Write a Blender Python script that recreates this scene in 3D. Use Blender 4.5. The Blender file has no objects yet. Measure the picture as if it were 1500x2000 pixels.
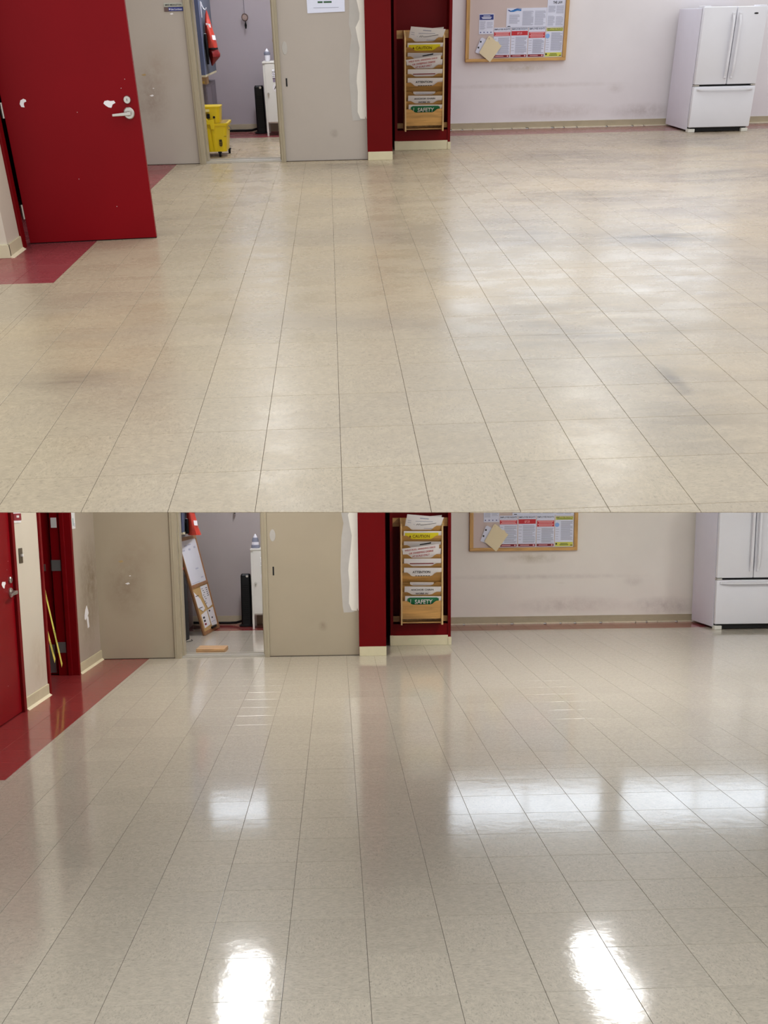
import bpy, bmesh, math, random
from mathutils import Matrix, Vector

# ------------------------------------------------------------------ camera, world, exposure
scene = bpy.context.scene
COL = scene.collection
F_PX, PP_Y = 1900.0, 1300.0                     # focal length and principal row of the 1500 x 2000 frame
# upper room: standing upright, world = its own metres.  Lower room: tipped below the upper floor slab.
CAM_U = Vector((0.01357467, -3.49945889, 1.41425524))
R_U = Matrix(((0.99863162, -0.04937185, -0.0172426), (-0.04165752, -0.5516725, -0.83301987), (0.03161546, 0.83259827, -0.55297431)))
CAM_L = Vector((0.21369595, -3.44298466, 1.688638))
R_L = Matrix(((0.99876663, -0.04888724, -0.0086748), (-0.01669804, -0.1661888, -0.98595256), (0.04675885, 0.98488137, -0.16680015)))

cam_data = bpy.data.cameras.new('camera')
cam_data.sensor_fit = 'VERTICAL'
cam_data.sensor_height = 36.0
cam_data.sensor_width = 27.0
cam_data.lens = 36.0 * F_PX / 2000.0
cam_data.shift_y = (PP_Y - 1000.0) / 2000.0
cam_data.clip_start = 0.05
cam_data.clip_end = 200
camera = bpy.data.objects.new('camera', cam_data)
COL.objects.link(camera)
cm = Matrix((R_U[0], -R_U[1], -R_U[2])).transposed().to_4x4()
cm.translation = CAM_U
camera.matrix_world = cm
scene.camera = camera

world = bpy.data.worlds.new('world')
scene.world = world
world.use_nodes = True
bg = world.node_tree.nodes['Background']
bg.inputs[0].default_value = (0.975, 0.985, 1.0, 1)
bg.inputs[1].default_value = 1.18
LAMP_U, LAMP_L, SOFFIT_FILL_L = 8.0, 36.0, 1.5                     # troffer diffusers; the last for added fill lamps
WIN_U, WIN_L = 5.5, 3.4                         # daylight in the high windows
scene.view_settings.view_transform = 'Standard'
scene.view_settings.look = 'None'
scene.view_settings.gamma = 1.0
scene.view_settings.use_curve_mapping = False
scene.view_settings.exposure = 0.0

T = 0.3048
rnd = random.Random(7)

# ------------------------------------------------------------------ materials
def lin(c):
    return tuple(((v / 255) / 12.92 if v / 255 <= 0.04045 else ((v / 255 + 0.055) / 1.055) ** 2.4) for v in c)

MATS = {}
def new_mat(name):
    m = bpy.data.materials.new(name)
    m.use_nodes = True
    nt = m.node_tree
    return m, nt, nt.nodes['Principled BSDF']

def N(nt, t, **kw):
    n = nt.nodes.new(t)
    for k, v in kw.items():
        setattr(n, k, v)
    return n

def ramp(nt, src, p0, p1, c0=(0, 0, 0, 1), c1=(1, 1, 1, 1)):
    r = N(nt, 'ShaderNodeValToRGB')
    r.color_ramp.elements[0].position = p0
    r.color_ramp.elements[1].position = p1
    r.color_ramp.elements[0].color = c0
    r.color_ramp.elements[1].color = c1
    nt.links.new(src, r.inputs[0])
    return r.outputs[0]

def noise(nt, vec, scale, detail=3, rough=0.55, dist=0.0):
    n = N(nt, 'ShaderNodeTexNoise')
    n.inputs['Scale'].default_value = scale
    n.inputs['Detail'].default_value = detail
    n.inputs['Roughness'].default_value = rough
    n.inputs['Distortion'].default_value = dist
    nt.links.new(vec, n.inputs['Vector'])
    return n.outputs['Fac']

def mapping(nt, vec, scale=(1, 1, 1), loc=(0, 0, 0)):
    m = N(nt, 'ShaderNodeMapping')
    m.inputs['Scale'].default_value = scale
    m.inputs['Location'].default_value = loc
    nt.links.new(vec, m.inputs['Vector'])
    return m.outputs[0]

def mixc(nt, fac, a, b, mode='MIX'):
    m = N(nt, 'ShaderNodeMix', data_type='RGBA', blend_type=mode)
    for sock, v in ((m.inputs[0], fac), (m.inputs[6], a), (m.inputs[7], b)):
        if isinstance(v, (int, float)):
            sock.default_value = v
        elif isinstance(v, tuple):
            sock.default_value = v if len(v) == 4 else (*v, 1)
        else:
            nt.links.new(v, sock)
    return m.outputs[2]

def mathn(nt, op, a, b=None):
    m = N(nt, 'ShaderNodeMath', operation=op)
    for i, v in enumerate((a, b)):
        if v is None:
            continue
        if isinstance(v, (int, float)):
            m.inputs[i].default_value = v
        else:
            nt.links.new(v, m.inputs[i])
    return m.outputs[0]

def mat(name, rgb, rough=0.5, metal=0.0, spec=0.5, vary=0.06, vscale=6.0, bump=0.0, bscale=60.0, coat=0.0, emit=0.0, stretch=(1, 1, 1)):
    if name in MATS:
        return MATS[name]
    m, nt, b = new_mat(name)
    c = lin(rgb)
    b.inputs['Roughness'].default_value = rough
    b.inputs['Metallic'].default_value = metal
    b.inputs['Specular IOR Level'].default_value = spec
    b.inputs['Coat Weight'].default_value = coat
    b.inputs['Coat Roughness'].default_value = 0.12
    tc = N(nt, 'ShaderNodeTexCoord')
    v = mapping(nt, tc.outputs['Object'], stretch)
    f = noise(nt, v, vscale, 4)
    k0, k1 = 1 - vary * 1.6, 1 + vary * 1.6
    col = mixc(nt, f, tuple(min(1, x * k0) for x in c), tuple(min(1, x * k1) for x in c))
    nt.links.new(col, b.inputs['Base Color'])
    if bump:
        bn = N(nt, 'ShaderNodeBump')
        bn.inputs['Strength'].default_value = bump
        bn.inputs['Distance'].default_value = 0.004
        nt.links.new(noise(nt, v, bscale, 3), bn.inputs['Height'])
        nt.links.new(bn.outputs[0], b.inputs['Normal'])
    if emit:
        b.inputs['Emission Color'].default_value = (*c, 1)
        b.inputs['Emission Strength'].default_value = emit
    MATS[name] = m
    return m

def blob(nt, pos, centre, radii, soft=0.6):
    """0..1 mask of a stain round a point of the surface (position in the wall's own metres)"""
    s = N(nt, 'ShaderNodeVectorMath', operation='SUBTRACT')
    nt.links.new(pos, s.inputs[0])
    s.inputs[1].default_value = centre
    d = N(nt, 'ShaderNodeVectorMath', operation='DIVIDE')
    nt.links.new(s.outputs[0], d.inputs[0])
    d.inputs[1].default_value = radii
    l = N(nt, 'ShaderNodeVectorMath', operation='LENGTH')
    nt.links.new(d.outputs[0], l.inputs[0])
    return ramp(nt, l.outputs['Value'], 1 - soft, 1.0, (1, 1, 1, 1), (0, 0, 0, 1))

def wall_mat(name, rgb, stains=(), scuff=None, rough=0.55, mottled=0.035):
    """painted wall; stains: (centre, radii, colour, strength) in the wall's own metres; scuff: rub marks"""
    if name in MATS:
        return MATS[name]
    m, nt, b = new_mat(name)
    c = lin(rgb)
    tc = N(nt, 'ShaderNodeTexCoord')
    pos = tc.outputs['Object']
    f = noise(nt, pos, 1.7, 5)
    col = mixc(nt, f, tuple(x * (1 - mottled * 2) for x in c), tuple(min(1, x * (1 + mottled * 2)) for x in c))
    fine = noise(nt, pos, 9.0, 6, 0.7)
    for ce, ra, sc, st in stains:
        k = mathn(nt, 'MULTIPLY', blob(nt, pos, ce, ra, 0.85), mathn(nt, 'MULTIPLY', ramp(nt, fine, 0.25, 0.7), st))
        col = mixc(nt, k, col, lin(sc))
    if scuff:
        sc, stretch, thr, amt = scuff
        v = mapping(nt, pos, stretch)
        k = mathn(nt, 'MULTIPLY', ramp(nt, noise(nt, v, 1.0, 7, 0.7), thr, thr + 0.12), amt)
        col = mixc(nt, k, col, lin(sc))
    nt.links.new(col, b.inputs['Base Color'])
    b.inputs['Roughness'].default_value = rough
    b.inputs['Specular IOR Level'].default_value = 0.35
    bn = N(nt, 'ShaderNodeBump')
    bn.inputs['Strength'].default_value = 0.12
    bn.inputs['Distance'].default_value = 0.003
    nt.links.new(noise(nt, pos, 140.0, 2), bn.inputs['Height'])
    nt.links.new(bn.outputs[0], b.inputs['Normal'])
    MATS[name] = m
    return m

def wood_mat(name, rgb, axis=0, rough=0.45):
    if name in MATS:
        return MATS[name]
    m, nt, b = new_mat(name)
    c = lin(rgb)
    tc = N(nt, 'ShaderNodeTexCoord')
    s = [28.0, 28.0, 28.0]
    s[axis] = 2.5
    v = mapping(nt, tc.outputs['Object'], tuple(s))
    f = noise(nt, v, 1.0, 5, 0.6, 0.6)
    col = mixc(nt, ramp(nt, f, 0.3, 0.72), tuple(x * 0.62 for x in c), tuple(min(1, x * 1.2) for x in c))
    nt.links.new(col, b.inputs['Base Color'])
    b.inputs['Roughness'].default_value = rough
    MATS[name] = m
    return m

def tile_mat(name, ref, iy, rgb, rows, glossy, red=False):
    """vinyl composition tile: chips drawn out along x (rows False) or y (rows True); ref: floor object whose metres drive the pattern"""
    m, nt, b = new_mat(name)
    c = lin(rgb)
    tc = N(nt, 'ShaderNodeTexCoord')
    tc.object = ref
    pos = tc.outputs['Object']
    st = (22, 60 * iy, 1) if not rows else (48, 30 * iy, 1)
    v1 = mapping(nt, pos, st)
    v2 = mapping(nt, pos, st, (31.7, 11.3, 5.1))
    f1 = noise(nt, v1, 1.6, 3, 0.6)
    f2 = noise(nt, v2, 2.2, 2, 0.5)
    f3 = noise(nt, pos, 210.0, 2)
    lo, hi = (0.74, 1.12) if not red else (0.72, 1.12)
    col = mixc(nt, ramp(nt, f1, 0.36, 0.62), tuple(x * lo for x in c), tuple(min(1, x * hi) for x in c))
    col = mixc(nt, mathn(nt, 'MULTIPLY', ramp(nt, f2, 0.57, 0.64), 0.75), col, tuple(x * 0.52 for x in c))
    col = mixc(nt, mathn(nt, 'MULTIPLY', ramp(nt, f2, 0.40, 0.32), 0.6), col, tuple(min(1, x * 1.2) for x in c))
    col = mixc(nt, mathn(nt, 'MULTIPLY', ramp(nt, f3, 0.62, 0.72), 0.35), col, tuple(x * 0.6 for x in c))
    f4 = noise(nt, mapping(nt, pos, (1, iy, 1)), 26.0, 4, 0.65)
    col = mixc(nt, mathn(nt, 'MULTIPLY', ramp(nt, f4, 0.42, 0.62), 0.35), col, tuple(x * 0.80 for x in c))
    oi = N(nt, 'ShaderNodeObjectInfo')
    tone = mathn(nt, 'ADD', mathn(nt, 'MULTIPLY', oi.outputs['Random'], 0.07), 0.965)
    sc = N(nt, 'ShaderNodeVectorMath', operation='SCALE')
    nt.links.new(col, sc.inputs[0])
    nt.links.new(tone, sc.inputs['Scale'])
    col = sc.outputs[0]
    if not glossy:
        # worn, soiled floor: traffic grime, rub marks, a yellowed old finish
        g1 = noise(nt, mapping(nt, pos, (0.55, 1.25 * iy, 1), (3.1, 0.4, 0)), 1.0, 8, 0.62, 0.5)
        right = ramp(nt, noise(nt, mapping(nt, pos, (0.12, 0.1 * iy, 1), (-0.1, 4.2, 0)), 1.0, 1), 0.35, 0.6)
        grime = mathn(nt, 'MULTIPLY', ramp(nt, g1, 0.47, 0.72), 0.55)
        col = mixc(nt, grime, col, lin((150, 138, 122) if not red else (95, 55, 58)))
        sxyz = N(nt, 'ShaderNodeSeparateXYZ')
        nt.links.new(pos, sxyz.inputs[0])
        side = ramp(nt, mathn(nt, 'MULTIPLY', mathn(nt, 'ADD', sxyz.outputs[0], 2.0), 0.125), 0.38, 0.62)
        g2 = noise(nt, mapping(nt, pos, (0.8, 2.2 * iy, 1), (9.0, 2.0, 0)), 1.0, 9, 0.68, 1.2)
        col = mixc(nt, mathn(nt, 'MULTIPLY', mathn(nt, 'MULTIPLY', ramp(nt, g2, 0.46, 0.70), 0.85), side), col, lin((124, 112, 99)))
        col = mixc(nt, mathn(nt, 'MULTIPLY', side, 0.22), col, lin((196, 176, 160)))
        yl = noise(nt, mapping(nt, pos, (0.45, 0.5 * iy, 1), (1.4, 7.7, 0)), 1.0, 4, 0.5)
        col = mixc(nt, mathn(nt, 'MULTIPLY', ramp(nt, yl, 0.5, 0.7), 0.3), col, lin((205, 178, 130) if not red else rgb))
        ay = 1 / iy
        fz = noise(nt, mapping(nt, pos, (1.6, 6.5 * iy, 1), (4.0, 8.0, 0)), 1.0, 6, 0.62, 0.8)
        for cx, cy, rx, ry, am in ((2.34, 4.54, 1.0, 0.34, 0.75), (1.48, 3.32, 0.62, 0.62, 0.55), (2.46, 3.01, 0.70, 0.30, 0.85), (1.34, 1.29, 0.95, 0.75, 0.5), (0.25, 6.45, 1.0, 0.30, 0.6), (-1.28, 0.85, 0.34, 0.15, 0.4), (2.79, 6.67, 1.1, 0.6, 0.55), (1.45, 0.35, 0.55, 0.6, 0.4), (4.6, 7.6, 1.6, 0.7, 0.45), (1.55, 0.63, 0.06, 0.2, 0.8), (4.4, 5.2, 1.3, 0.6, 0.4)):
            k = mathn(nt, 'MULTIPLY', blob(nt, pos, (cx, cy * ay, 0), (rx, ry * ay, 9), 0.9), mathn(nt, 'MULTIPLY', ramp(nt, fz, 0.34, 0.60), min(1.0, am * 1.25)))
            col = mixc(nt, k, col, lin((112, 101, 87)))
        mk = noise(nt, mapping(nt, pos, (5.5, 34 * iy, 1), (2.2, 3.3, 0)), 1.0, 4, 0.6, 1.5)
        col = mixc(nt, mathn(nt, 'MULTIPLY', ramp(nt, mk, 0.74, 0.86), 0.14), col, lin((105, 95, 85)))
        sp = noise(nt, mapping(nt, pos, (9, 9 * iy, 1), (7.2, 1.3, 0)), 1.0, 2, 0.5)
        col = mixc(nt, mathn(nt, 'MULTIPLY', ramp(nt, sp, 0.84, 0.87), 0.45), col, lin((90, 80, 72)))
        r = noise(nt, mapping(nt, pos, (2.2, 4.5 * iy, 1)), 1.0, 7, 0.65)
        rv = N(nt, 'ShaderNodeMapRange')
        nt.links.new(r, rv.inputs[0])
        rv.inputs[1].default_value, rv.inputs[2].default_value = 0.3, 0.7
        rv.inputs[3].default_value, rv.inputs[4].default_value = 0.20, 0.36
        nt.links.new(rv.outputs[0], b.inputs['Roughness'])
        b.inputs['Specular IOR Level'].default_value = 0.42
    else:
        b.inputs['Roughness'].default_value = 0.45
        b.inputs['Specular IOR Level'].default_value = 0.3
        b.inputs['Coat Weight'].default_value = 1.0
        r = noise(nt, mapping(nt, pos, (2.0, 2.0 * iy, 1)), 1.0, 5, 0.6)
        rv = N(nt, 'ShaderNodeMapRange')
        nt.links.new(r, rv.inputs[0])
        rv.inputs[1].default_value, rv.inputs[2].default_value = 0.3, 0.7
        rv.inputs[3].default_value, rv.inputs[4].default_value = 0.055, 0.115
        nt.links.new(rv.outputs[0], b.inputs['Coat Roughness'])
        bn = N(nt, 'ShaderNodeBump')
        bn.inputs['Strength'].default_value = 0.16
        bn.inputs['Distance'].default_value = 0.004
        nt.links.new(noise(nt, mapping(nt, pos, (11, 11 * iy, 1)), 1.0, 7, 0.62), bn.inputs['Height'])
        nt.links.new(bn.outputs[0], b.inputs['Coat Normal'])
    nt.links.new(col, b.inputs['Base Color'])
    return m

# ------------------------------------------------------------------ rooms and mesh building
class Room:
    def __init__(s, key, ay, az, world_m, R, C):
        s.key, s.ay, s.az, s.M, s.R, s.C = key, ay, az, world_m, R, C
        s.iy, s.iz = 1 / ay, 1 / az
        s.upper = key == 'U'
    def v(s, p):
        return Vector((p[0], p[1] * s.ay, p[2] * s.az))
    def pix(s, x, y, z=0.0):
        c = s.R @ (s.v((x, y, z)) - s.C)
        if c.z < 0.05:
            return None
        return (750 + F_PX * c.x / c.z, PP_Y + F_PX * c.y / c.z)

RU = Room('U', 1.437325, 0.804079, Matrix.Identity(4), R_U, CAM_U)
RR = R_U.transposed() @ R_L
ML = RR.to_4x4()
ML.translation = CAM_U - RR @ CAM_L
RL = Room('L', 1.066023, 0.921541, ML, R_L, CAM_L)

ORIGIN = {}

def tag(o, label=None, cat=None, group=None, kind=None):
    if label: o['label'] = label
    if cat: o['category'] = cat
    if group: o['group'] = group
    if kind: o['kind'] = kind
    return o

def thing(R, name, origin, label, cat, group=None):
    o = bpy.data.objects.new(name, None)
    COL.objects.link(o)
    o.empty_display_size = 0.05
    o.matrix_world = R.M @ Matrix.Translation(R.v(origin))
    ORIGIN[o.name] = origin
    return tag(o, label, cat, group)

class MB:
    def __init__(s):
        s.v, s.f, s.mi = [], [], []
    def face(s, *idx, m=0):
        s.f.append(idx); s.mi.append(m)
    def box(s, x0, x1, y0, y1, z0, z1, m=0):
        b = len(s.v)
        s.v += [(x0, y0, z0), (x1, y0, z0), (x1, y1, z0), (x0, y1, z0), (x0, y0, z1), (x1, y0, z1), (x1, y1, z1), (x0, y1, z1)]
        for q in ((0, 3, 2, 1), (4, 5, 6, 7), (0, 1, 5, 4), (1, 2, 6, 5), (2, 3, 7, 6), (3, 0, 4, 7)):
            s.face(*(b + i for i in q), m=m)
        return s
    def hexa(s, p, m=0):
        """eight corners: lower four then upper four"""
        b = len(s.v); s.v += [tuple(q) for q in p]
        for q in ((0, 3, 2, 1), (4, 5, 6, 7), (0, 1, 5, 4), (1, 2, 6, 5), (2, 3, 7, 6), (3, 0, 4, 7)):
            s.face(*(b + i for i in q), m=m)
        return s
    def prism(s, pts, d):
        """polygon of 3-D points pushed along vector d"""
        b, n = len(s.v), len(pts)
        s.v += [tuple(p) for p in pts] + [(p[0] + d[0], p[1] + d[1], p[2] + d[2]) for p in pts]
        s.face(*range(b, b + n)); s.face(*reversed(range(b + n, b + 2 * n)))
        for i in range(n):
            j = (i + 1) % n
            s.face(b + i, b + n + i, b + n + j, b + j)
        return s
    def xz(s, pts, y0, y1):
        return s.prism([(x, y0, z) for x, z in pts], (0, y1 - y0, 0))
    def yz(s, pts, x0, x1):
        return s.prism([(x0, y, z) for y, z in pts], (x1 - x0, 0, 0))
    def lathe(s, R, cx, cy, prof, seg=20, axis='z'):
        """round body: prof = [(radius, position along axis)]; round in the room whatever its proportions.
        axis z: centre (cx, cy); axis y: centre (x, z); axis x: centre (y, z)"""
        b = len(s.v)
        for r, h in prof:
            for i in range(seg):
                a = 2 * math.pi * i / seg
                c, d = r * math.cos(a), r * math.sin(a)
                if axis == 'z': s.v.append((cx + c, cy + d * R.iy, h))
                elif axis == 'y': s.v.append((cx + c, h, cy + d * R.iz))
                else: s.v.append((h, cx + c * R.iy, cy + d * R.iz))
        for k in range(len(prof) - 1):
            for i in range(seg):
                j = (i + 1) % seg
                s.face(b + k * seg + i, b + k * seg + j, b + (k + 1) * seg + j, b + (k + 1) * seg + i)
        s.face(*reversed(range(b, b + seg)))
        e = b + (len(prof) - 1) * seg
        s.face(*range(e, e + seg))
        return s
    def tube(s, R, pts, r, seg=8):
        P = [R.v(p) for p in pts]
        b = len(s.v)
        n = len(P)
        up = Vector((0.13, 0.21, 0.97))
        for k in range(n):
            t = (P[min(k + 1, n - 1)] - P[max(k - 1, 0)]).normalized()
            u = t.cross(up)
            if u.length < 1e-3: u = t.cross(Vector((1, 0, 0)))
            u.normalize(); w = t.cross(u)
            for i in range(seg):
                a = 2 * math.pi * i / seg
                q = P[k] + u * (r * math.cos(a)) + w * (r * math.sin(a))
                s.v.append((q.x, q.y * R.iy, q.z * R.iz))
        for k in range(n - 1):
            for i in range(seg):
                j = (i + 1) % seg
                s.face(b + k * seg + i, b + k * seg + j, b + (k + 1) * seg + j, b + (k + 1) * seg + i)
        s.face(*reversed(range(b, b + seg)))
        s.face(*range(b + (n - 1) * seg, b + n * seg))
        return s
    def loft(s, rings):
        """closed rings of equal length, capped"""
        b, n = len(s.v), len(rings[0])
        for r in rings: s.v += [tuple(p) for p in r]
        for k in range(len(rings) - 1):
            for i in range(n):
                j = (i + 1) % n
                s.face(b + k * n + i, b + k * n + j, b + (k + 1) * n + j, b + (k + 1) * n + i)
        s.face(*reversed(range(b, b + n)))
        s.face(*range(b + (len(rings) - 1) * n, b + len(rings) * n))
        return s
    def build(s, R, name, m, parent=None, origin=None, bevel=0.0, smooth=False, fix=True, **tags):
        if parent is not None: origin = ORIGIN[parent.name]
        if origin is None:
            xs, ys, zs = zip(*s.v)
            origin = ((min(xs) + max(xs)) / 2, (min(ys) + max(ys)) / 2, min(zs))
        o0 = R.v(origin)
        me = bpy.data.meshes.new(name)
        me.from_pydata([R.v(p) - o0 for p in s.v], [], s.f)
        for p, k in zip(me.polygons, s.mi): p.material_index = k
        if fix or bevel:
            bm = bmesh.new(); bm.from_mesh(me)
            if bevel:
                ed = [e for e in bm.edges if len(e.link_faces) == 2 and e.calc_face_angle(0) > 0.5]
                bmesh.ops.bevel(bm, geom=ed, offset=bevel, segments=2, profile=0.5, affect='EDGES', clamp_overlap=True)
            bmesh.ops.recalc_face_normals(bm, faces=bm.faces)
            bm.to_mesh(me); bm.free()
        if smooth:
            for p in me.polygons: p.use_smooth = True
            me.set_sharp_from_angle(angle=math.radians(38))
        for k in (m if isinstance(m, (list, tuple)) else [m]): me.materials.append(k)
        o = bpy.data.objects.new(name, me)
        COL.objects.link(o)
        ORIGIN[o.name] = origin
        if parent is not None: o.parent = parent
        else: o.matrix_world = R.M @ Matrix.Translation(o0)
        return tag(o, **tags)

def structure(R, name, mb, m, bevel=0.0, **kw):
    return mb.build(R, name, m, origin=(0, 0, 0), bevel=bevel, kind='structure', **kw)

_TXT = {}
def glyphs(s):
    if s not in _TXT:
        cu = bpy.data.curves.new('text_source', 'FONT')
        cu.body = s; cu.size = 1; cu.resolution_u = 2; cu.offset = 0.018
        ob = bpy.data.objects.new('text_source', cu)
        me = bpy.data.meshes.new_from_object(ob)
        vs = [(v.co.x, v.co.y) for v in me.vertices]; fs = [tuple(p.vertices) for p in me.polygons]
        bpy.data.objects.remove(ob); bpy.data.meshes.remove(me); bpy.data.curves.remove(cu)
        x0, x1 = min(v[0] for v in vs), max(v[0] for v in vs); y0, y1 = min(v[1] for v in vs), max(v[1] for v in vs)
        _TXT[s] = ([((x - x0) / (x1 - x0), (y - y0) / (y1 - y0)) for x, y in vs], fs)
    return _TXT[s]

def lettering(R, text, o, u, w, m, parent, name='lettering'):
    """text stretched over the parallelogram o + a*u + b*w"""
    vs, fs = glyphs(text)
    mb = MB()
    mb.v = [tuple(o[i] + a * u[i] + b * w[i] for i in range(3)) for a, b in vs]
    mb.f = fs; mb.mi = [0] * len(fs)
    return mb.build(R, name, m, parent, fix=False)

def xzlet(R, text, x0, x1, z0, z1, y, m, parent):
    return lettering(R, text, (x0, y, z0), (x1 - x0, 0, 0), (0, 0, z1 - z0), m, parent)

# ------------------------------------------------------------------ shared materials
white_metal = mat('white enamel', (226, 226, 232), 0.28, vary=0.015, spec=0.5)
fridge_side = mat('textured white enamel', (222, 220, 232), 0.42, vary=0.02, bump=0.05, bscale=260)
dark_gap = mat('dark gap', (22, 21, 22), 0.7)
black_plastic = mat('black plastic', (9, 9, 10), 0.35, vary=0.1, spec=0.25)
black_rubber = mat('black rubber', (12, 11, 11), 0.65, spec=0.2)
steel = mat('brushed steel', (190, 186, 178), 0.3, metal=0.9, vary=0.05, vscale=40)
dull_steel = mat('dull grey steel', (128, 126, 124), 0.45, metal=0.6)
red_door = mat('glossy red door paint', (128, 2, 14), 0.40, spec=0.12, vary=0.06, vscale=2.5, bump=0.02, bscale=90)
red_frame = mat('red frame paint', (112, 3, 10), 0.45, spec=0.12, vary=0.08, vscale=3)
red_wall = mat('deep red wall paint', (102, 2, 5), 0.45, spec=0.12, vary=0.1, vscale=2.2, bump=0.03, bscale=70)
cream_base = mat('cream vinyl baseboard', (206, 197, 164), 0.5, vary=0.06, vscale=9)
tan_base = mat('aged tan baseboard', (176, 164, 138), 0.55, vary=0.10, vscale=7, stretch=(1, 1, 3))
frame_paint = mat('greige frame paint', (166, 155, 132), 0.42, vary=0.07, vscale=5, stretch=(4, 4, 0.6))
paper = mat('white paper', (228, 226, 226), 0.7, vary=0.015)
paper_cool = mat('cool white paper', (222, 226, 244), 0.65, vary=0.012)
paper_grey = mat('pale grey paper', (205, 200, 198), 0.7, vary=0.02)
manila = mat('manila card', (232, 218, 182), 0.7, vary=0.015)
ink_black = mat('black ink', (30, 28, 30), 0.7)
ink_grey = mat('grey print', (165, 168, 185), 0.7)
ink_blue = mat('navy print', (38, 50, 128), 0.6)
ink_sky = mat('sky blue print', (40, 118, 190), 0.6)
ink_red = mat('red print', (196, 38, 48), 0.6)
ink_pink = mat('pale pink print', (238, 180, 185), 0.6)
ink_maroon = mat('maroon print', (128, 20, 34), 0.6)
ink_green = mat('green print', (18, 110, 68), 0.6)
ink_darkgreen = mat('dark green print', (38, 82, 48), 0.7)
ink_yellow = mat('yellow print', (226, 214, 40), 0.55)
ink_lime = mat('lime yellow print', (214, 214, 90), 0.6)
oak = wood_mat('oak board', (188, 142, 78), 0)
oak_v = wood_mat('oak board upright', (176, 134, 78), 2)
oak_edge = wood_mat('pale oak edge', (204, 170, 116), 2)
pine = wood_mat('pine block', (206, 164, 116), 0)
frame_wood = wood_mat('light beech frame', (206, 160, 92), 0)
frame_wood_v = wood_mat('light beech frame upright', (206, 160, 92), 2)
cork = mat('pale pink board cloth', (206, 190, 186), 0.8, vary=0.04, vscale=2.5)
yellow_plastic = mat('yellow bucket plastic', (226, 196, 12), 0.36, vary=0.04, spec=0.5)
yellow_dark = mat('ochre plastic recess', (140, 112, 10), 0.5)
blue_metal = mat('slate blue cabinet', (78, 88, 118), 0.45, vary=0.05)
blue_side = mat('grey blue cabinet side', (74, 82, 98), 0.5, vary=0.06)
vest_orange = mat('orange red nylon', (180, 52, 34), 0.5, vary=0.2, vscale=14, bump=0.25, bscale=30)
vest_dark = mat('dark red vinyl', (126, 20, 18), 0.3, vary=0.35, vscale=22, bump=0.5, bscale=24)
reflective = mat('white reflective tape', (238, 236, 238), 0.4, vary=0.02)
locker_white = mat('off white locker enamel', (218, 217, 208), 0.38, vary=0.03)
tape_yellow = mat('yellow caution tape', (224, 214, 96), 0.45, vary=0.05, vscale=12)
tape_ink = mat('olive tape print', (84, 86, 20), 0.6)
plaster_white = mat('white joint compound', (232, 228, 218), 0.75, vary=0.02, vscale=12)
plaster_grey = mat('thin grey skim coat', (182, 178, 172), 0.7, vary=0.08, vscale=7)
residue = mat('white paint residue', (240, 238, 240), 0.7, vary=0.02)
chip = mat('tan paint chip', (176, 150, 104), 0.7)
tan_cloth = mat('tan cloth', (150, 128, 108), 0.8, vary=0.2, vscale=30)
cardboard = mat('kraft cardboard', (186, 156, 116), 0.75, vary=0.05)
brass = mat('brass', (214, 182, 96), 0.3, metal=0.8)
grey_cabinet = mat('mauve grey cabinet', (112, 104, 112), 0.5, vary=0.05)
clear_grey = mat('smoky grey plastic', (128, 132, 146), 0.25, vary=0.08)
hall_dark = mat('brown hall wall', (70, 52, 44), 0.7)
ceiling_white = mat('white ceiling board', (226, 224, 218), 0.8, vary=0.02)

def diffuser_mat(key, rgb, strength):
    return mat('lamp diffuser ' + key, rgb, 0.5, vary=0.0, emit=strength)

# ------------------------------------------------------------------ the floor
def clip_poly(pts, a, b, c):
    """keep a*x + b*y >= c"""
    out = []
    for i in range(len(pts)):
        p, q = pts[i], pts[(i + 1) % len(pts)]
        dp, dq = a * p[0] + b * p[1] - c, a * q[0] + b * q[1] - c
        if dp >= 0: out.append(p)
        if (dp >= 0) != (dq >= 0):
            t = dp / (dp - dq)
            out.append((p[0] + t * (q[0] - p[0]), p[1] + t * (q[1] - p[1])))
    return out

def tile_geometry(mb, pts, cx, cy, m, R):
    """one vinyl tile: top with a small eased edge, sides and underside; pts canonical outline"""
    n = len(pts)
    gx, gy = 0.0008, 0.0008 * R.iy
    b = len(mb.v)
    def ring(inset, z):
        for x, y in pts:
            sx = 1 if x > cx else -1; sy = 1 if y > cy else -1
            mb.v.append((x - sx * (gx + inset), y - sy * (gy + inset * R.iy), z * R.iz))
    ring(0.0010, 0.0); ring(0.0, -0.0007); ring(0.0, -0.0030)
    mb.face(*range(b, b + n), m=m)
    for k in range(2):
        for i in range(n):
            j = (i + 1) % n
            mb.face(b + k * n + i, b + (k + 1) * n + i, b + (k + 1) * n + j, b + k * n + j, m=m)
    mb.face(*reversed(range(b + 2 * n, b + 3 * n)), m=m)

RED_X, RED_Y0, STRIP_Y = -1.866, 2.35, 8.60
CUT_A, CUT_B = -0.2784, -0.0606           # front edge of the upper slab: y = CUT_A + CUT_B * x

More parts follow.
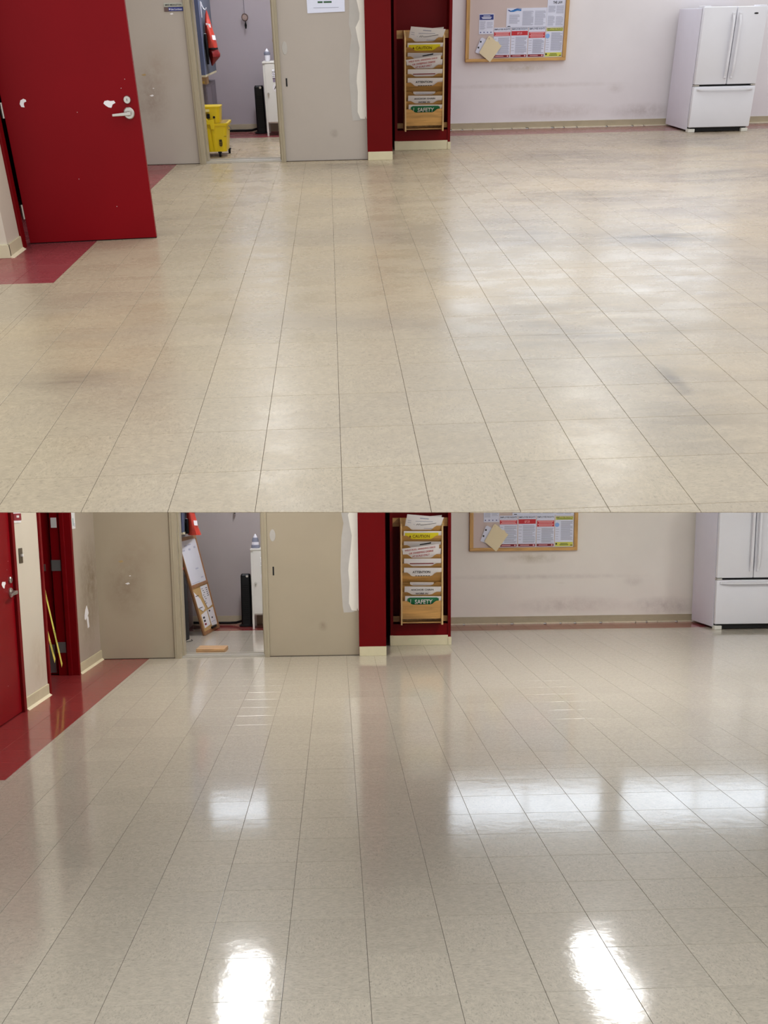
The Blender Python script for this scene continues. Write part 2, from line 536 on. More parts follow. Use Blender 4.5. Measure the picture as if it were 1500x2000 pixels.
def build_floor(R):
    U = R.upper
    x0, x1, y1 = -4.0, 9.0, 9.2
    t = 0.09
    mb = MB()
    if U:
        f = lambda x: CUT_A + CUT_B * x
        top = [(x0, f(x0)), (x1, f(x1)), (x1, y1), (x0, y1)]
        bot = [(x0, f(x0) + 0.3), (x1, f(x1) + 0.3), (x1, y1), (x0, y1)]
    else:
        top = [(x0, -1.2), (x1, -1.2), (x1, y1), (x0, y1)]
        bot = top
    mb.hexa([(x, y, -t) for x, y in bot] + [(x, y, -0.0026 * R.iz) for x, y in top])
    # closet and hall floors behind the partition and the left wall
    mb.box(-1.85, 0.45, 9.2, 9.75, -t, -0.0026 * R.iz)
    joint = mat('dark tile joint', (74, 66, 56), 0.8)
    fl = structure(R, 'floor', mb, joint, label='speckled beige vinyl tile floor, ' + ('dull and soiled, of the upper room' if U else 'polished to a high gloss, of the lower room'))
    beige = (173, 159, 134) if U else (188, 179, 162)
    red = (140, 62, 66) if U else (146, 48, 48)
    mats = [tile_mat('vinyl tile chips across ' + R.key, fl, R.iy, beige, False, not U),
            tile_mat('vinyl tile chips along ' + R.key, fl, R.iy, beige, True, not U),
            tile_mat('red vinyl tile ' + R.key, fl, R.iy, red, False, not U, True)]
    tiles = []
    xs = [k * T for k in range(-13, 30)]
    ys = [k * T for k in range(-4, 31)]
    def emit(xa, xb, ya, yb, m):
        if xb - xa < 0.004 or yb - ya < 0.004: return
        pts = [(xa, ya), (xb, ya), (xb, yb), (xa, yb)]
        full = abs(xb - xa - T) < 1e-4 and abs(yb - ya - T) < 1e-4
        if U:
            q = clip_poly(pts, -CUT_B, 1.0, CUT_A)
            if len(q) < 3: return
            if len(q) != 4 or any(abs(a[0] - b[0]) + abs(a[1] - b[1]) > 1e-6 for a, b in zip(q, pts)):
                full = False
            pts = q
        P = [R.pix(x, y) for x, y in pts]
        area = 0.0
        if all(P):
            area = abs(sum(P[i][0] * P[(i + 1) % len(P)][1] - P[(i + 1) % len(P)][0] * P[i][1] for i in range(len(P)))) / 2
            r0, r1 = (0, 1001) if U else (999, 2000)
            mx, my = sum(p[0] for p in P) / len(P), sum(p[1] for p in P) / len(P)
            if not (-40 < mx < 1540 and r0 - 30 < my < r1 + 60): area = 0.0
        tiles.append((area, pts, m, full))
    for i, xa in enumerate(xs[:-1]):
        xb = xs[i + 1]
        for j, ya in enumerate(ys[:-1]):
            yb = min(ys[j + 1], y1)
            if ya >= y1 or xb <= -3.9 or xa >= 8.9: continue
            if U and yb < -0.9: continue
            m = (i + j) % 2
            # split at the red border lines
            xc = [xa] + [x for x in (RED_X,) if xa < x < xb] + [xb]
            yc = [ya] + [y for y in (RED_Y0, STRIP_Y, 8.93) if ya < y < yb] + [yb]
            for a in range(len(xc) - 1):
                for b in range(len(yc) - 1):
                    cx, cy = (xc[a] + xc[a + 1]) / 2, (yc[b] + yc[b + 1]) / 2
                    isred = (cx < RED_X and cy > RED_Y0) or (cy > STRIP_Y and cx > 0.8) or (cy > 8.93 and cx < 0.5)
                    emit(xc[a], xc[a + 1], yc[b], yc[b + 1], 2 if isred else m)
    # slivers beside a border belong to the border course: merge by simply keeping them as cut tiles
    for k in range(9):
        xa = -1.829 + k * T
        emit(xa, xa + T, 9.2, 9.6, 2)
    order = sorted(range(len(tiles)), key=lambda k: -tiles[k][0])
    single = set(k for k in order[:300] if tiles[k][0] > 60)
    cache = {}
    rest = MB()
    for k, (area, pts, m, full) in enumerate(tiles):
        cx = (min(p[0] for p in pts) + max(p[0] for p in pts)) / 2
        cy = (min(p[1] for p in pts) + max(p[1] for p in pts)) / 2
        if k not in single:
            tile_geometry(rest, pts, cx, cy, m, R)
            continue
        key = m if full else None
        me = cache.get(key) if key is not None else None
        if me is None:
            mb = MB()
            tile_geometry(mb, [(x - cx, y - cy) for x, y in pts], 0, 0, 0, R)
            me = bpy.data.meshes.new('tile')
            me.from_pydata([R.v(p) for p in mb.v], [], mb.f)
            me.materials.append(mats[m])
            if key is not None: cache[key] = me
        o = bpy.data.objects.new('tile', me)
        COL.objects.link(o)
        o.parent = fl
        o.location = R.v((cx, cy, 0))
    r = rest.build(R, 'remaining_tiles', mats, fl, fix=False)
    r['kind'] = 'stuff'
    return fl

# ------------------------------------------------------------------ shell
CEIL = 3.3
def build_shell(R):
    U = R.upper
    k = R.key
    S = lambda p: tuple(R.v(p))
    sr = lambda a, b: (a, 9, b * R.az)
    room = 'of the upper room' if U else 'of the lower room'
    part_wall = wall_mat('greige wall paint ' + k, (178, 169, 160) if U else (168, 156, 135), stains=[
        (S((-2.08, 6.8, 0.86)), (0.26, 9, 0.42 * R.az), (122, 98, 80), 0.55),
        (S((-1.95, 6.8, 1.25)), (0.30, 9, 0.35 * R.az), (150, 128, 108), 0.4),
        (S((0.05, 6.8, 0.36)), (0.06, 9, 0.07 * R.az), (120, 106, 92), 0.7)],
        scuff=((120, 104, 84), (3.0, 1, 22.0), 0.72, 0.3))
    far_wall = wall_mat('off white wall paint ' + k, (233, 229, 231) if U else (238, 232, 223), stains=[
        (S((4.75, 9.2, 0.24)), (0.62, 9, 0.16 * R.az), (150, 136, 130), 0.55),
        (S((3.4, 9.2, 0.27)), (0.9, 9, 0.16 * R.az), (178, 164, 156), 0.5),
        (S((2.9, 9.2, 0.98)), (0.45, 9, 0.10 * R.az), (176, 164, 140), 0.7),
        (S((4.3, 9.2, 0.62)), (0.16, 9, 0.10 * R.az), (176, 162, 156), 0.35),
        (S((3.0, 9.2, 0.70)), (1.6, 9, 0.05 * R.az), (190, 180, 174), 0.5)],
        scuff=((150, 138, 130), (2.0, 1, 12.0), 0.70, 0.3))
    closet_wall = wall_mat('lavender grey closet paint ' + k, (172, 164, 168) if U else (164, 156, 152))
    left_wall = wall_mat('cream left wall paint ' + k, (206, 196, 178), stains=[
        (S((-2.387, 6.55, 0.95)), (9, 0.55, 0.6 * R.az), (116, 98, 66), 0.8),
        (S((-2.387, 6.35, 0.5)), (9, 0.5, 0.5 * R.az), (140, 122, 96), 0.6),
        (S((-2.387, 4.75, 0.35)), (9, 0.35, 0.35 * R.az), (176, 158, 128), 0.6)])
    far_left = wall_mat('greige left wall paint ' + k, (176, 164, 148), stains=[
        (S((-2.387, 6.55, 0.95)), (9, 0.6, 0.6 * R.az), (112, 92, 60), 0.85),
        (S((-2.387, 6.35, 0.5)), (9, 0.5, 0.5 * R.az), (140, 122, 96), 0.6)])
    top_near = 2.75 if not U else CEIL
    # left wall: stub, piece between the two doors, piece up to the corner, lintels
    w = MB()
    w.box(-2.54, -2.387, 2.97, 3.22, 0, top_near)
    w.box(-2.54, -2.387, 4.30, 4.93 if not U else 6.82, 0, CEIL)
    w.box(-2.54, -2.387, 3.60, 4.30, 2.2, CEIL)
    w.box(-2.54, -2.387, 3.22, 3.60, 2.2, top_near)
    wl = structure(R, 'wall_left', w, left_wall, label='cream painted left wall with red doorways ' + room)
    if not U:
        w2 = MB()
        w2.box(-2.56, -2.387, 5.915, 6.82, 0, CEIL)
        w2.box(-2.54, -2.387, 4.93, 5.915, 2.2, CEIL)
        wall_end = structure(R, 'wall_left', w2, far_left, label='grimy greige end of the left wall before the corner')
        # peeled white patch near the corner
        p = MB().yz([(6.335, 0.70), (6.37, 0.65), (6.39, 0.61), (6.355, 0.585), (6.31, 0.57), (6.265, 0.545), (6.235, 0.56), (6.24, 0.60), (6.28, 0.66)], -2.388, -2.384)
        p.build(R, 'peeled_patch', residue, wall_end)
        MB().yz([(6.305, 0.585), (6.365, 0.575), (6.385, 0.455), (6.33, 0.445)], -2.388, -2.383).build(R, 'peeled_strip', residue, wall_end)
    # wall returning to the left in front of the first door
    structure(R, 'wall_front', MB().box(-4.0, -2.54, 2.97, 3.09, 0, top_near), left_wall, label='cream wall returning left before the first red door ' + room)
    # dim hall behind the left wall
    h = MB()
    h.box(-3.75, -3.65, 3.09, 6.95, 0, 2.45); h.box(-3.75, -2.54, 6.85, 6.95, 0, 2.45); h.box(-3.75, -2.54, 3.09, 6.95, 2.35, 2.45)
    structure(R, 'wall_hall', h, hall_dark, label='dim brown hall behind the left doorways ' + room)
    # partition with the closet doorway
    p = MB()
    p.box(-2.54, -1.58, 6.80, 7.05, 0, CEIL); p.box(-0.541, 0.447, 6.80, 7.05, 0, CEIL); p.box(-1.58, -0.541, 6.80, 7.05, 2.22, CEIL)
    wp = structure(R, 'wall_partition', p, part_wall, label='greige partition wall round the closet doorway ' + room)
    g = [(0.281, 2.05), (0.268, 1.708), (0.294, 1.581), (0.269, 1.411), (0.253, 1.04), (0.262, 0.82), (0.271, 0.60), (0.282, 0.52), (0.365, 0.523), (0.40, 0.53), (0.40, 2.05)]
    MB().xz(g, 6.7985, 6.801).build(R, 'skim_coat_patch', plaster_grey, wp)
    wh = [(0.351, 2.05), (0.372, 1.95), (0.392, 1.84), (0.388, 1.77), (0.343, 1.675), (0.362, 1.55), (0.382, 1.43), (0.366, 1.25), (0.345, 1.10), (0.338, 1.02), (0.349, 0.88), (0.342, 0.72), (0.34, 0.63), (0.37, 0.545), (0.425, 0.539), (0.432, 0.575), (0.44, 0.545), (0.447, 0.54), (0.447, 2.05)]
    MB().xz(wh, 6.797, 6.801).build(R, 'joint_compound_patch', plaster_white, wp)
    mb = MB().lathe(R, -0.478, 1.445, [(0.036, 6.801), (0.032, 6.798)], 18, 'y')
    mb.v = [(-0.478 + (x + 0.478) * 0.9, y, 1.445 + (z - 1.445) * 1.9) for x, y, z in mb.v]
    mb.build(R, 'spackle_spot', plaster_grey, wp)
    MB().box(-0.487, -0.471, 6.796, 6.802, 0.975, 1.078).build(R, 'strike_slot', black_plastic, wp)
    for x, z, a, mm in ((-2.12, 1.16, 0.03, chip), (-2.06, 0.90, 0.026, residue), (-1.722, 1.88, 0.022, residue), (-2.03, 0.99, 0.012, residue)):
        MB().xz([(x - a, z), (x, z - a * 0.5), (x + a, z - a * 0.1), (x + a * 0.4, z + a * 0.5)], 6.7985, 6.801).build(R, 'paint_chip', mm, wp)
    sm = MB().box(-2.387, -1.58, 6.792, 6.80, 0, 0.007); sm.box(-0.541, 0.447, 6.792, 6.80, 0, 0.007)  # thin dark brown strip along the wall foot
    structure(R, 'trim_7', sm, mat('dark floor seam', (66, 54, 42), 0.8, vary=0.3, vscale=30), label='dark seam at the foot of the partition ' + room)
    # closet frame
    c = MB()
    for xa, xb, xs_ in ((-1.58, -1.507, 1), (-0.541, -0.595, -1)):
        lo, hi = min(xa, xb), max(xa, xb)
        c.box(lo, hi, 6.772, 6.80, 0, 2.16)
        c.box(lo, hi, 6.80, 7.06, 0, 2.16)
        q = xb
        c.box(min(q, q + xs_ * 0.018), max(q, q + xs_ * 0.018), 6.86, 7.0, 0, 2.13)
        m0 = (xa * 0.62 + xb * 0.38)
        c.box(m0 - 0.006, m0 + 0.006, 6.765, 6.775, 0, 2.16)
    c.box(-1.58, -0.541, 6.772, 7.06, 2.14, 2.22)
    structure(R, 'trim_1', c, frame_paint, bevel=0.002, label='greige metal frame round the closet doorway ' + room)
    th = MB()
    th.box(-1.507, -0.595, 6.80, 7.06, -0.002, 0.012)
    th.box(-1.507, -0.595, 6.84, 6.862, 0.010, 0.020)
    th.box(-1.507, -0.595, 7.0, 7.03, 0.010, 0.022)
    structure(R, 'trim_2', th, mat('grey threshold', (176, 170, 158), 0.4, metal=0.2), label='metal threshold strip across the closet doorway ' + room)
    # closet shell
    structure(R, 'wall_closet_back', MB().box(-1.95, 0.45, 9.6, 9.7, 0, CEIL), closet_wall, label='lavender grey back wall of the closet ' + room)
    structure(R, 'wall_closet_left', MB().box(-1.95, -1.81, 7.05, 9.6, 0, CEIL), closet_wall, label='lavender grey left wall of the closet ' + room)
    structure(R, 'wall_closet_right', MB().box(0.40, 0.45, 7.05, 9.6, 0, CEIL), closet_wall, label='lavender grey right wall of the closet ' + room)
    structure(R, 'baseboard_closet', MB().box(-1.81, 0.40, 9.588, 9.602, 0, 0.13), tan_base, label='tan baseboard along the closet back wall ' + room)
    # red pillar and alcove
    structure(R, 'wall_pillar', MB().box(0.447, 0.745, 6.75, 7.5, 0, CEIL), red_wall, label='glossy deep red pillar beside the patched wall ' + room)
    structure(R, 'baseboard_pillar', MB().box(0.449, 0.747, 6.738, 6.752, 0, 0.113), cream_base, bevel=0.003, label='cream baseboard of the red pillar ' + room)
    a = MB()
    a.box(0.835, 0.868, 7.44, 8.1, 0, CEIL)
    a.box(1.515, 1.55, 7.44, 8.1, 0, CEIL)
    a.box(0.868, 1.515, 7.66, 8.1, 0, CEIL)
    a.box(0.868, 1.515, 7.45, 7.66, 0.0, 0.275)
    a.box(0.447, 0.835, 8.1, 8.16, 0, CEIL)
    a.box(1.48, 1.55, 8.1, 9.25, 0, CEIL)
    structure(R, 'wall_alcove', a, red_wall, label='deep red alcove holding the oak literature rack ' + room)
    b = MB()
    b.box(0.868, 1.515, 7.436, 7.452, 0, 0.128)
    b.box(0.828, 0.868, 7.43, 7.444, 0, 0.132)
    b.box(1.515, 1.556, 7.43, 7.444, 0, 0.105)
    structure(R, 'baseboard_alcove', b, cream_base, bevel=0.003, label='cream baseboard under the red alcove ' + room)
    # far wall with its high windows
    X0, X1 = 1.50, 9.1
    wz0, wz1 = 2.47, 3.20
    wins = [(1.70, 3.98), (4.18, 6.42)]
    f = MB()
    f.box(X0, X1, 9.2, 9.35, 0, wz0); f.box(X0, X1, 9.2, 9.35, wz1, CEIL)
    xs = [X0] + [q for ab in wins for q in ab] + [X1]
    for i in range(0, len(xs), 2): f.box(xs[i], xs[i + 1], 9.2, 9.35, wz0, wz1)
    fw = structure(R, 'wall_back', f, far_wall, label='scuffed off white far wall behind the bulletin board ' + room)
    structure(R, 'baseboard_back', MB().box(1.55, 9.0, 9.186, 9.2, 0.012, 0.112), tan_base, bevel=0.003, label='aged tan baseboard of the far wall ' + room)
    q = MB()
    x = 1.56
    while x < 8.9:
        n = rnd.uniform(0.12, 0.5)
        q.box(x, min(x + n, 9.0), 9.150 + rnd.uniform(0, 0.012), 9.19, 0, 0.018)
        x += n + rnd.uniform(0.01, 0.05)
    structure(R, 'trim_3', q, mat('chipped cream caulk', (226, 214, 190), 0.6, vary=0.15, vscale=14), label='broken cream caulk bead at the foot of the far wall ' + room)
    glow = WIN_U if U else WIN_L
    pane_m = mat('daylight pane ' + k, (222, 232, 244), 0.2, vary=0.0, emit=glow)
    for i, (xa, xb, ya, za, zb) in enumerate([(*wins[0], 9.2, wz0, wz1), (*wins[1], 9.2, wz0, wz1), (-1.72, -0.80, 9.6, 2.70, 3.18)]):
        fr = MB()
        fr.box(xa, xb, ya - 0.02, ya + 0.1, za, za + 0.05); fr.box(xa, xb, ya - 0.02, ya + 0.1, zb - 0.05, zb)
        fr.box(xa, xa + 0.05, ya - 0.02, ya + 0.1, za, zb); fr.box(xb - 0.05, xb, ya - 0.02, ya + 0.1, za, zb)
        o = structure(R, 'window_%d' % (i + 1), fr, frame_paint, label=('high closet window' if i == 2 else ('first' if i == 0 else 'second') + ' high window of the far wall') + ' bright with daylight ' + room)
        n = 2 if i < 2 else 1
        for j in range(n):
            a0 = xa + 0.05 + (xb - xa - 0.1) * j / n; a1 = xa + 0.05 + (xb - xa - 0.1) * (j + 1) / n
            MB().box(a0 + 0.012, a1 - 0.012, ya - 0.012, ya - 0.004, za + 0.05, zb - 0.05).build(R, 'pane', pane_m, o)
        for j in range(1, n):
            a0 = xa + 0.05 + (xb - xa - 0.1) * j / n
            MB().box(a0 - 0.012, a0 + 0.012, ya - 0.02, ya + 0.02, za + 0.05, zb - 0.05).build(R, 'mullion', frame_paint, o)
    structure(R, 'wall_right', MB().box(9.0, 9.12, 3.6 if not U else -6.0, 9.3, 0, CEIL), far_wall, label='off white right wall out of view ' + room)
    ye = -6.0 if U else 3.62
    if not U:                              # the upper room is built open at the top, like a cut-away model
        cl = MB().box(-4.0, 9.1, ye, 9.72, CEIL, CEIL + 0.06)
        cl.box(-4.0, 9.1, 2.2, 3.62, 2.70, 2.74); cl.box(-4.0, 9.1, 3.60, 3.62, 2.74, CEIL)  # added step below the ceiling, carries the fill lamps
        structure(R, 'ceiling', cl, ceiling_white, label='white ceiling ' + room)
    # baseboards of the left wall
    b = MB()
    b.box(-2.389, -2.375, 2.958, 3.20, 0, 0.115); b.box(-4.0, -2.375, 2.956, 2.972, 0, 0.115)
    b.box(-2.389, -2.375, 4.305, 4.925, 0, 0.112)
    toe = MB()
    toe.prism([(-2.376, 4.305, 0), (-2.352, 4.305, 0), (-2.376, 4.305, 0.018)], (0, 0.62, 0))
    if not U:
        b.box(-2.389, -2.375, 5.92, 6.80, 0, 0.112)
        toe.prism([(-2.376, 5.92, 0), (-2.352, 5.92, 0), (-2.376, 5.92, 0.018)], (0, 0.88, 0))
    else:
        b.box(-2.389, -2.375, 4.925, 6.80, 0, 0.112)
        toe.prism([(-2.376, 2.96, 0), (-2.352, 2.96, 0), (-2.376, 2.96, 0.018)], (0, 0.24, 0))
    structure(R, 'baseboard_left', b, cream_base, bevel=0.003, label='cream baseboard along the left wall ' + room)
    structure(R, 'trim_4', toe, mat('cream caulk bead', (232, 220, 188), 0.5), label='cream caulk bead at the left baseboard toe ' + room)
    # red door frames
    d = MB()
    d.box(-2.555, -2.368, 3.20, 3.262, 0, 2.2); d.box(-2.555, -2.368, 4.242, 4.302, 0, 2.2); d.box(-2.555, -2.368, 3.2, 4.302, 2.135, 2.2)
    structure(R, 'trim_5', d, red_frame, bevel=0.003, label='red steel frame of the first left door ' + room)
    if not U:
        d = MB()
        d.box(-2.56, -2.368, 4.925, 4.975, 0, 2.2); d.box(-2.572, -2.368, 5.868, 5.918, 0, 2.2); d.box(-2.57, -2.368, 4.925, 5.918, 2.135, 2.2)
        d.box(-2.475, -2.435, 5.852, 5.87, 0, 2.135); d.box(-2.475, -2.435, 4.973, 4.985, 0, 2.135)
        structure(R, 'trim_6', d, red_frame, bevel=0.003, label='red steel frame of the taped doorway ' + room)
    # ceiling lamps
    dm = diffuser_mat(k, (252, 252, 252), LAMP_U if U else LAMP_L)
    ds = diffuser_mat('soffit ' + k, (252, 252, 252), 2.0 if U else SOFFIT_FILL_L)
    spots = [(-0.74, 3.95, 5.62), (2.82, 3.8, 5.82), (6.3, 4.5, 5.8)]
    if U: spots += [(-0.74, 0.9, 2.1), (2.82, 0.9, 2.1), (6.3, 0.9, 2.1), (-0.74, -2.6, -1.4), (2.82, -2.6, -1.4)]
    names = ['nearest the left wall', 'in the middle', 'nearest the right wall', 'in the unseen second row, left', 'in the unseen second row, middle', 'in the unseen second row, right', 'behind the viewer, left', 'behind the viewer, right']
    if not U: spots += [(-0.74, 2.25, 2.9), (2.82, 2.25, 2.9), (6.3, 2.25, 2.9)]  # unseen lamps added to fill the lower walls from the front
    for i, (x, ya, yb) in enumerate(spots):
        CZ = CEIL if U or i < 3 else 2.70
        t = thing(R, 'ceiling_light', (x, (ya + yb) / 2, CZ), 'white troffer ceiling lamp %s, ' % names[i] + room[3:], 'ceiling lamp', 'ceiling lamps ' + room)
        hb = MB()
        hb.box(x - 0.20, x + 0.20, ya - 0.03, ya, CZ - 0.05, CZ); hb.box(x - 0.20, x + 0.20, yb, yb + 0.03, CZ - 0.05, CZ)
        hb.box(x - 0.20, x - 0.17, ya, yb, CZ - 0.05, CZ); hb.box(x + 0.17, x + 0.20, ya, yb, CZ - 0.05, CZ)
        hb.build(R, 'housing', white_metal, t)
        MB().box(x - 0.17, x + 0.17, ya, yb, CZ - 0.035, CZ - 0.015).build(R, 'diffuser', dm if i < 3 else ds, t)
        if U:
            for yy in (ya + 0.2, yb - 0.2): MB().box(x - 0.006, x + 0.006, yy - 0.006, yy + 0.006, CZ, CZ + 1.2).build(R, 'suspension_rod', steel, t)
    t = thing(R, 'ceiling_light', (-0.75, 8.1, CEIL), 'small unseen closet ceiling lamp, ' + room[3:], 'ceiling lamp')  # unseen lamp added to brighten the closet
    MB().box(-0.93, -0.57, 7.75, 8.45, CEIL - 0.07, CEIL).build(R, 'housing', white_metal, t)
    MB().box(-0.90, -0.60, 7.78, 8.42, CEIL - 0.085, CEIL - 0.068).build(R, 'diffuser', diffuser_mat('closet ' + k, (246, 246, 255), 45.0 if U else 75.0), t)

# ------------------------------------------------------------------ doors
def door_leaf(R, name, h, s, n, w, label, residues=True):
    """flush red leaf: h hinge corner (x, y) on the room face, s unit along the leaf, n unit out of the room face (canonical)"""
    P = lambda a, b, z: (h[0] + s[0] * a + n[0] * b, h[1] + s[1] * a + n[1] * b, z)
    t = thing(R, name, (h[0], h[1], 0), label, 'door')
    t['kind'] = 'structure'
    def bar(a0, a1, b0, b1, z0, z1):
        return [P(a0, b0, z0), P(a1, b0, z0), P(a1, b1, z0), P(a0, b1, z0), P(a0, b0, z1), P(a1, b0, z1), P(a1, b1, z1), P(a0, b1, z1)]
    MB().hexa(bar(0, w, -0.044, 0, 0.008, 2.12)).build(R, 'leaf', red_door, t, bevel=0.002)
    def disc(mb, a, z, r, b0, b1, seg=20):
        rings = []
        for rr, bb in ((r, b0), (r, b1 - 0.004), (r * 0.86, b1)):
            ring = []
            for i in range(seg):
                an = 2 * math.pi * i / seg
                da = rr * math.cos(an)
                ss = math.hypot(s[0], s[1] * R.ay)
                ring.append(P(a + da / ss, bb, z + rr * math.sin(an) * R.iz))
            rings.append(ring)
        return mb.loft(rings)
    la = w - 0.075
    lv = disc(MB(), la, 1.08, 0.040, 0, 0.014)
    disc(lv, la, 1.08, 0.016, 0.012, 0.052)
    rose = lv.build(R, 'lever_rose', steel, t, smooth=True)
    l = MB()
    l.hexa([P(la + 0.02, 0.040, 1.066), P(la - 0.115, 0.040, 1.060), P(la - 0.115, 0.054, 1.060), P(la + 0.02, 0.056, 1.066),
            P(la + 0.02, 0.040, 1.096), P(la - 0.115, 0.040, 1.082), P(la - 0.115, 0.054, 1.082), P(la + 0.02, 0.056, 1.096)])
    l.build(R, 'lever', steel, rose, bevel=0.004)
    db = disc(MB(), la, 1.188, 0.027, 0, 0.016).build(R, 'deadbolt', steel, t, smooth=True)
    MB().hexa(bar(la - 0.002, la + 0.002, 0.012, 0.0168, 1.178, 1.198)).build(R, 'keyhole', dark_gap, db)
    if residues:
        for pts in ([(-0.045, 0.006), (-0.035, 0.025), (-0.012, 0.03), (0.008, 0.024), (0.034, 0.026), (0.042, 0.008), (0.02, -0.004), (0.008, -0.03), (-0.012, -0.026), (-0.03, -0.012)],):
            ca, cz = w - 0.205, 1.157
            MB().prism([P(ca + a, 0, cz + z) for a, z in pts], (n[0] * 0.0015, n[1] * 0.0015, 0)).build(R, 'tape_residue', residue, t)
        ca, cz = 0.150, 1.185
        pts = [(-0.018, -0.03), (-0.026, -0.006), (-0.016, 0.022), (0.006, 0.034), (0.022, 0.026), (0.024, 0.012), (0.006, 0.004), (0.002, -0.012), (0.004, -0.034)]
        MB().prism([P(ca + a, 0, cz + z) for a, z in pts], (n[0] * 0.0015, n[1] * 0.0015, 0)).build(R, 'tape_residue', residue, t)
        for a, z in ((0.86, 1.28), (0.895, 1.35), (0.52, 1.10), (0.45, 0.55), (0.70, 0.30)):
            MB().prism([P(a - 0.003, 0, z), P(a + 0.002, 0, z - 0.003), P(a + 0.003, 0, z + 0.002)], (n[0] * 0.001, n[1] * 0.001, 0)).build(R, 'paint_nick', residue, t)
    return t, P, bar

def build_doors(R):
    if R.upper:
        h, e = (-2.372, 3.338), (-1.418, 3.412)
        d = (e[0] - h[0], e[1] - h[1]); w = 0.968
        L = math.hypot(*d); s = (d[0] / L, d[1] / L); n = (s[1], -s[0])
        t, P, bar = door_leaf(R, 'door_1', h, s, n, w, 'red flush door swung open into the upper room')
        for z in (1.07, 0.225):
            mb = MB().lathe(R, h[0] - 0.008, h[1] - 0.004, [(0.011, z), (0.011, z + 0.125)], 10)
            mb.build(R, 'hinge', steel, t, smooth=True)
        MB().hexa(bar(0.0, w, -0.04, -0.006, 0.0, 0.012)).build(R, 'door_sweep', black_rubber, t)
    else:
        t, P, bar = door_leaf(R, 'door_1', (-2.390, 3.266), (0, 1), (1, 0), 0.972, 'closed red flush door at the left edge of the lower room')
        MB().hexa(bar(0.974, 0.982, -0.01, 0.0, 1.02, 1.22)).build(R, 'strike_plate', steel, t)
        # inner door standing open in the taped doorway
        t = thing(R, 'door_2', (-2.60, 5.9, 0), 'red door with grey kick plate standing open behind yellow tape', 'door')
        t['kind'] = 'structure'
        MB().box(-3.46, -2.588, 5.905, 5.95, 0.012, 2.12).build(R, 'leaf', red_door, t, bevel=0.002)
        MB().box(-3.42, -2.602, 5.901, 5.906, 0.025, 0.335).build(R, 'kick_plate', dull_steel, t)
        for z in (1.13, 0.25):
            MB().box(-2.572, -2.485, 5.862, 5.869, z, z + 0.115).build(R, 'hinge', dull_steel, t)
        MB().lathe(R, -2.579, 5.892, [(0.011, 1.13), (0.011, 1.245)], 10).build(R, 'hinge_pin', dull_steel, t, smooth=True)
        MB().box(-2.70, -2.655, 5.885, 5.906, 1.13, 1.195).build(R, 'latch', dull_steel, t)
        MB().box(-2.655, -2.642, 5.88, 5.906, 1.128, 1.20).build(R, 'latch_edge', steel, t)
        MB().box(-2.555, -2.50, 5.862, 5.866, 1.585, 1.69).build(R, 'paper_tag', paper_grey, t)
        for (y0, z0, y1, z1, wd, nm) in ((4.968, 1.36, 5.50, 0.19, 0.016, 'longer upper'), (4.968, 0.90, 5.295, 0.275, 0.017, 'shorter lower')):
            x = -2.425
            L = math.hypot(y1 - y0, z1 - z0); uy, uz = (y1 - y0) / L, (z1 - z0) / L
            ny, nz = -uz, uy
            o = thing(R, 'caution_tape', (x, y0, z0), nm + ' strip of yellow caution tape hanging across the left doorway', 'tape', 'strips of caution tape')
            pts = [(y0 + ny * wd, z0 + nz * wd), (y1 + ny * wd, z1 + nz * wd), (y1 - ny * wd, z1 - nz * wd - 0.02), (y0 - ny * wd, z0 - nz * wd)]
            MB().yz(pts, x, x + 0.002).build(R, 'strip', tape_yellow, o)
            for k in (0.28, 0.66):
                ly, lz = y0 + uy * L * k, z0 + uz * L * k
                lettering(R, 'CAUTION', (x + 0.003, ly - ny * wd * 0.6, lz - nz * wd * 0.6), (0, uy * 0.16, uz * 0.16), (0, ny * wd * 1.2, nz * wd * 1.2), tape_ink, o)

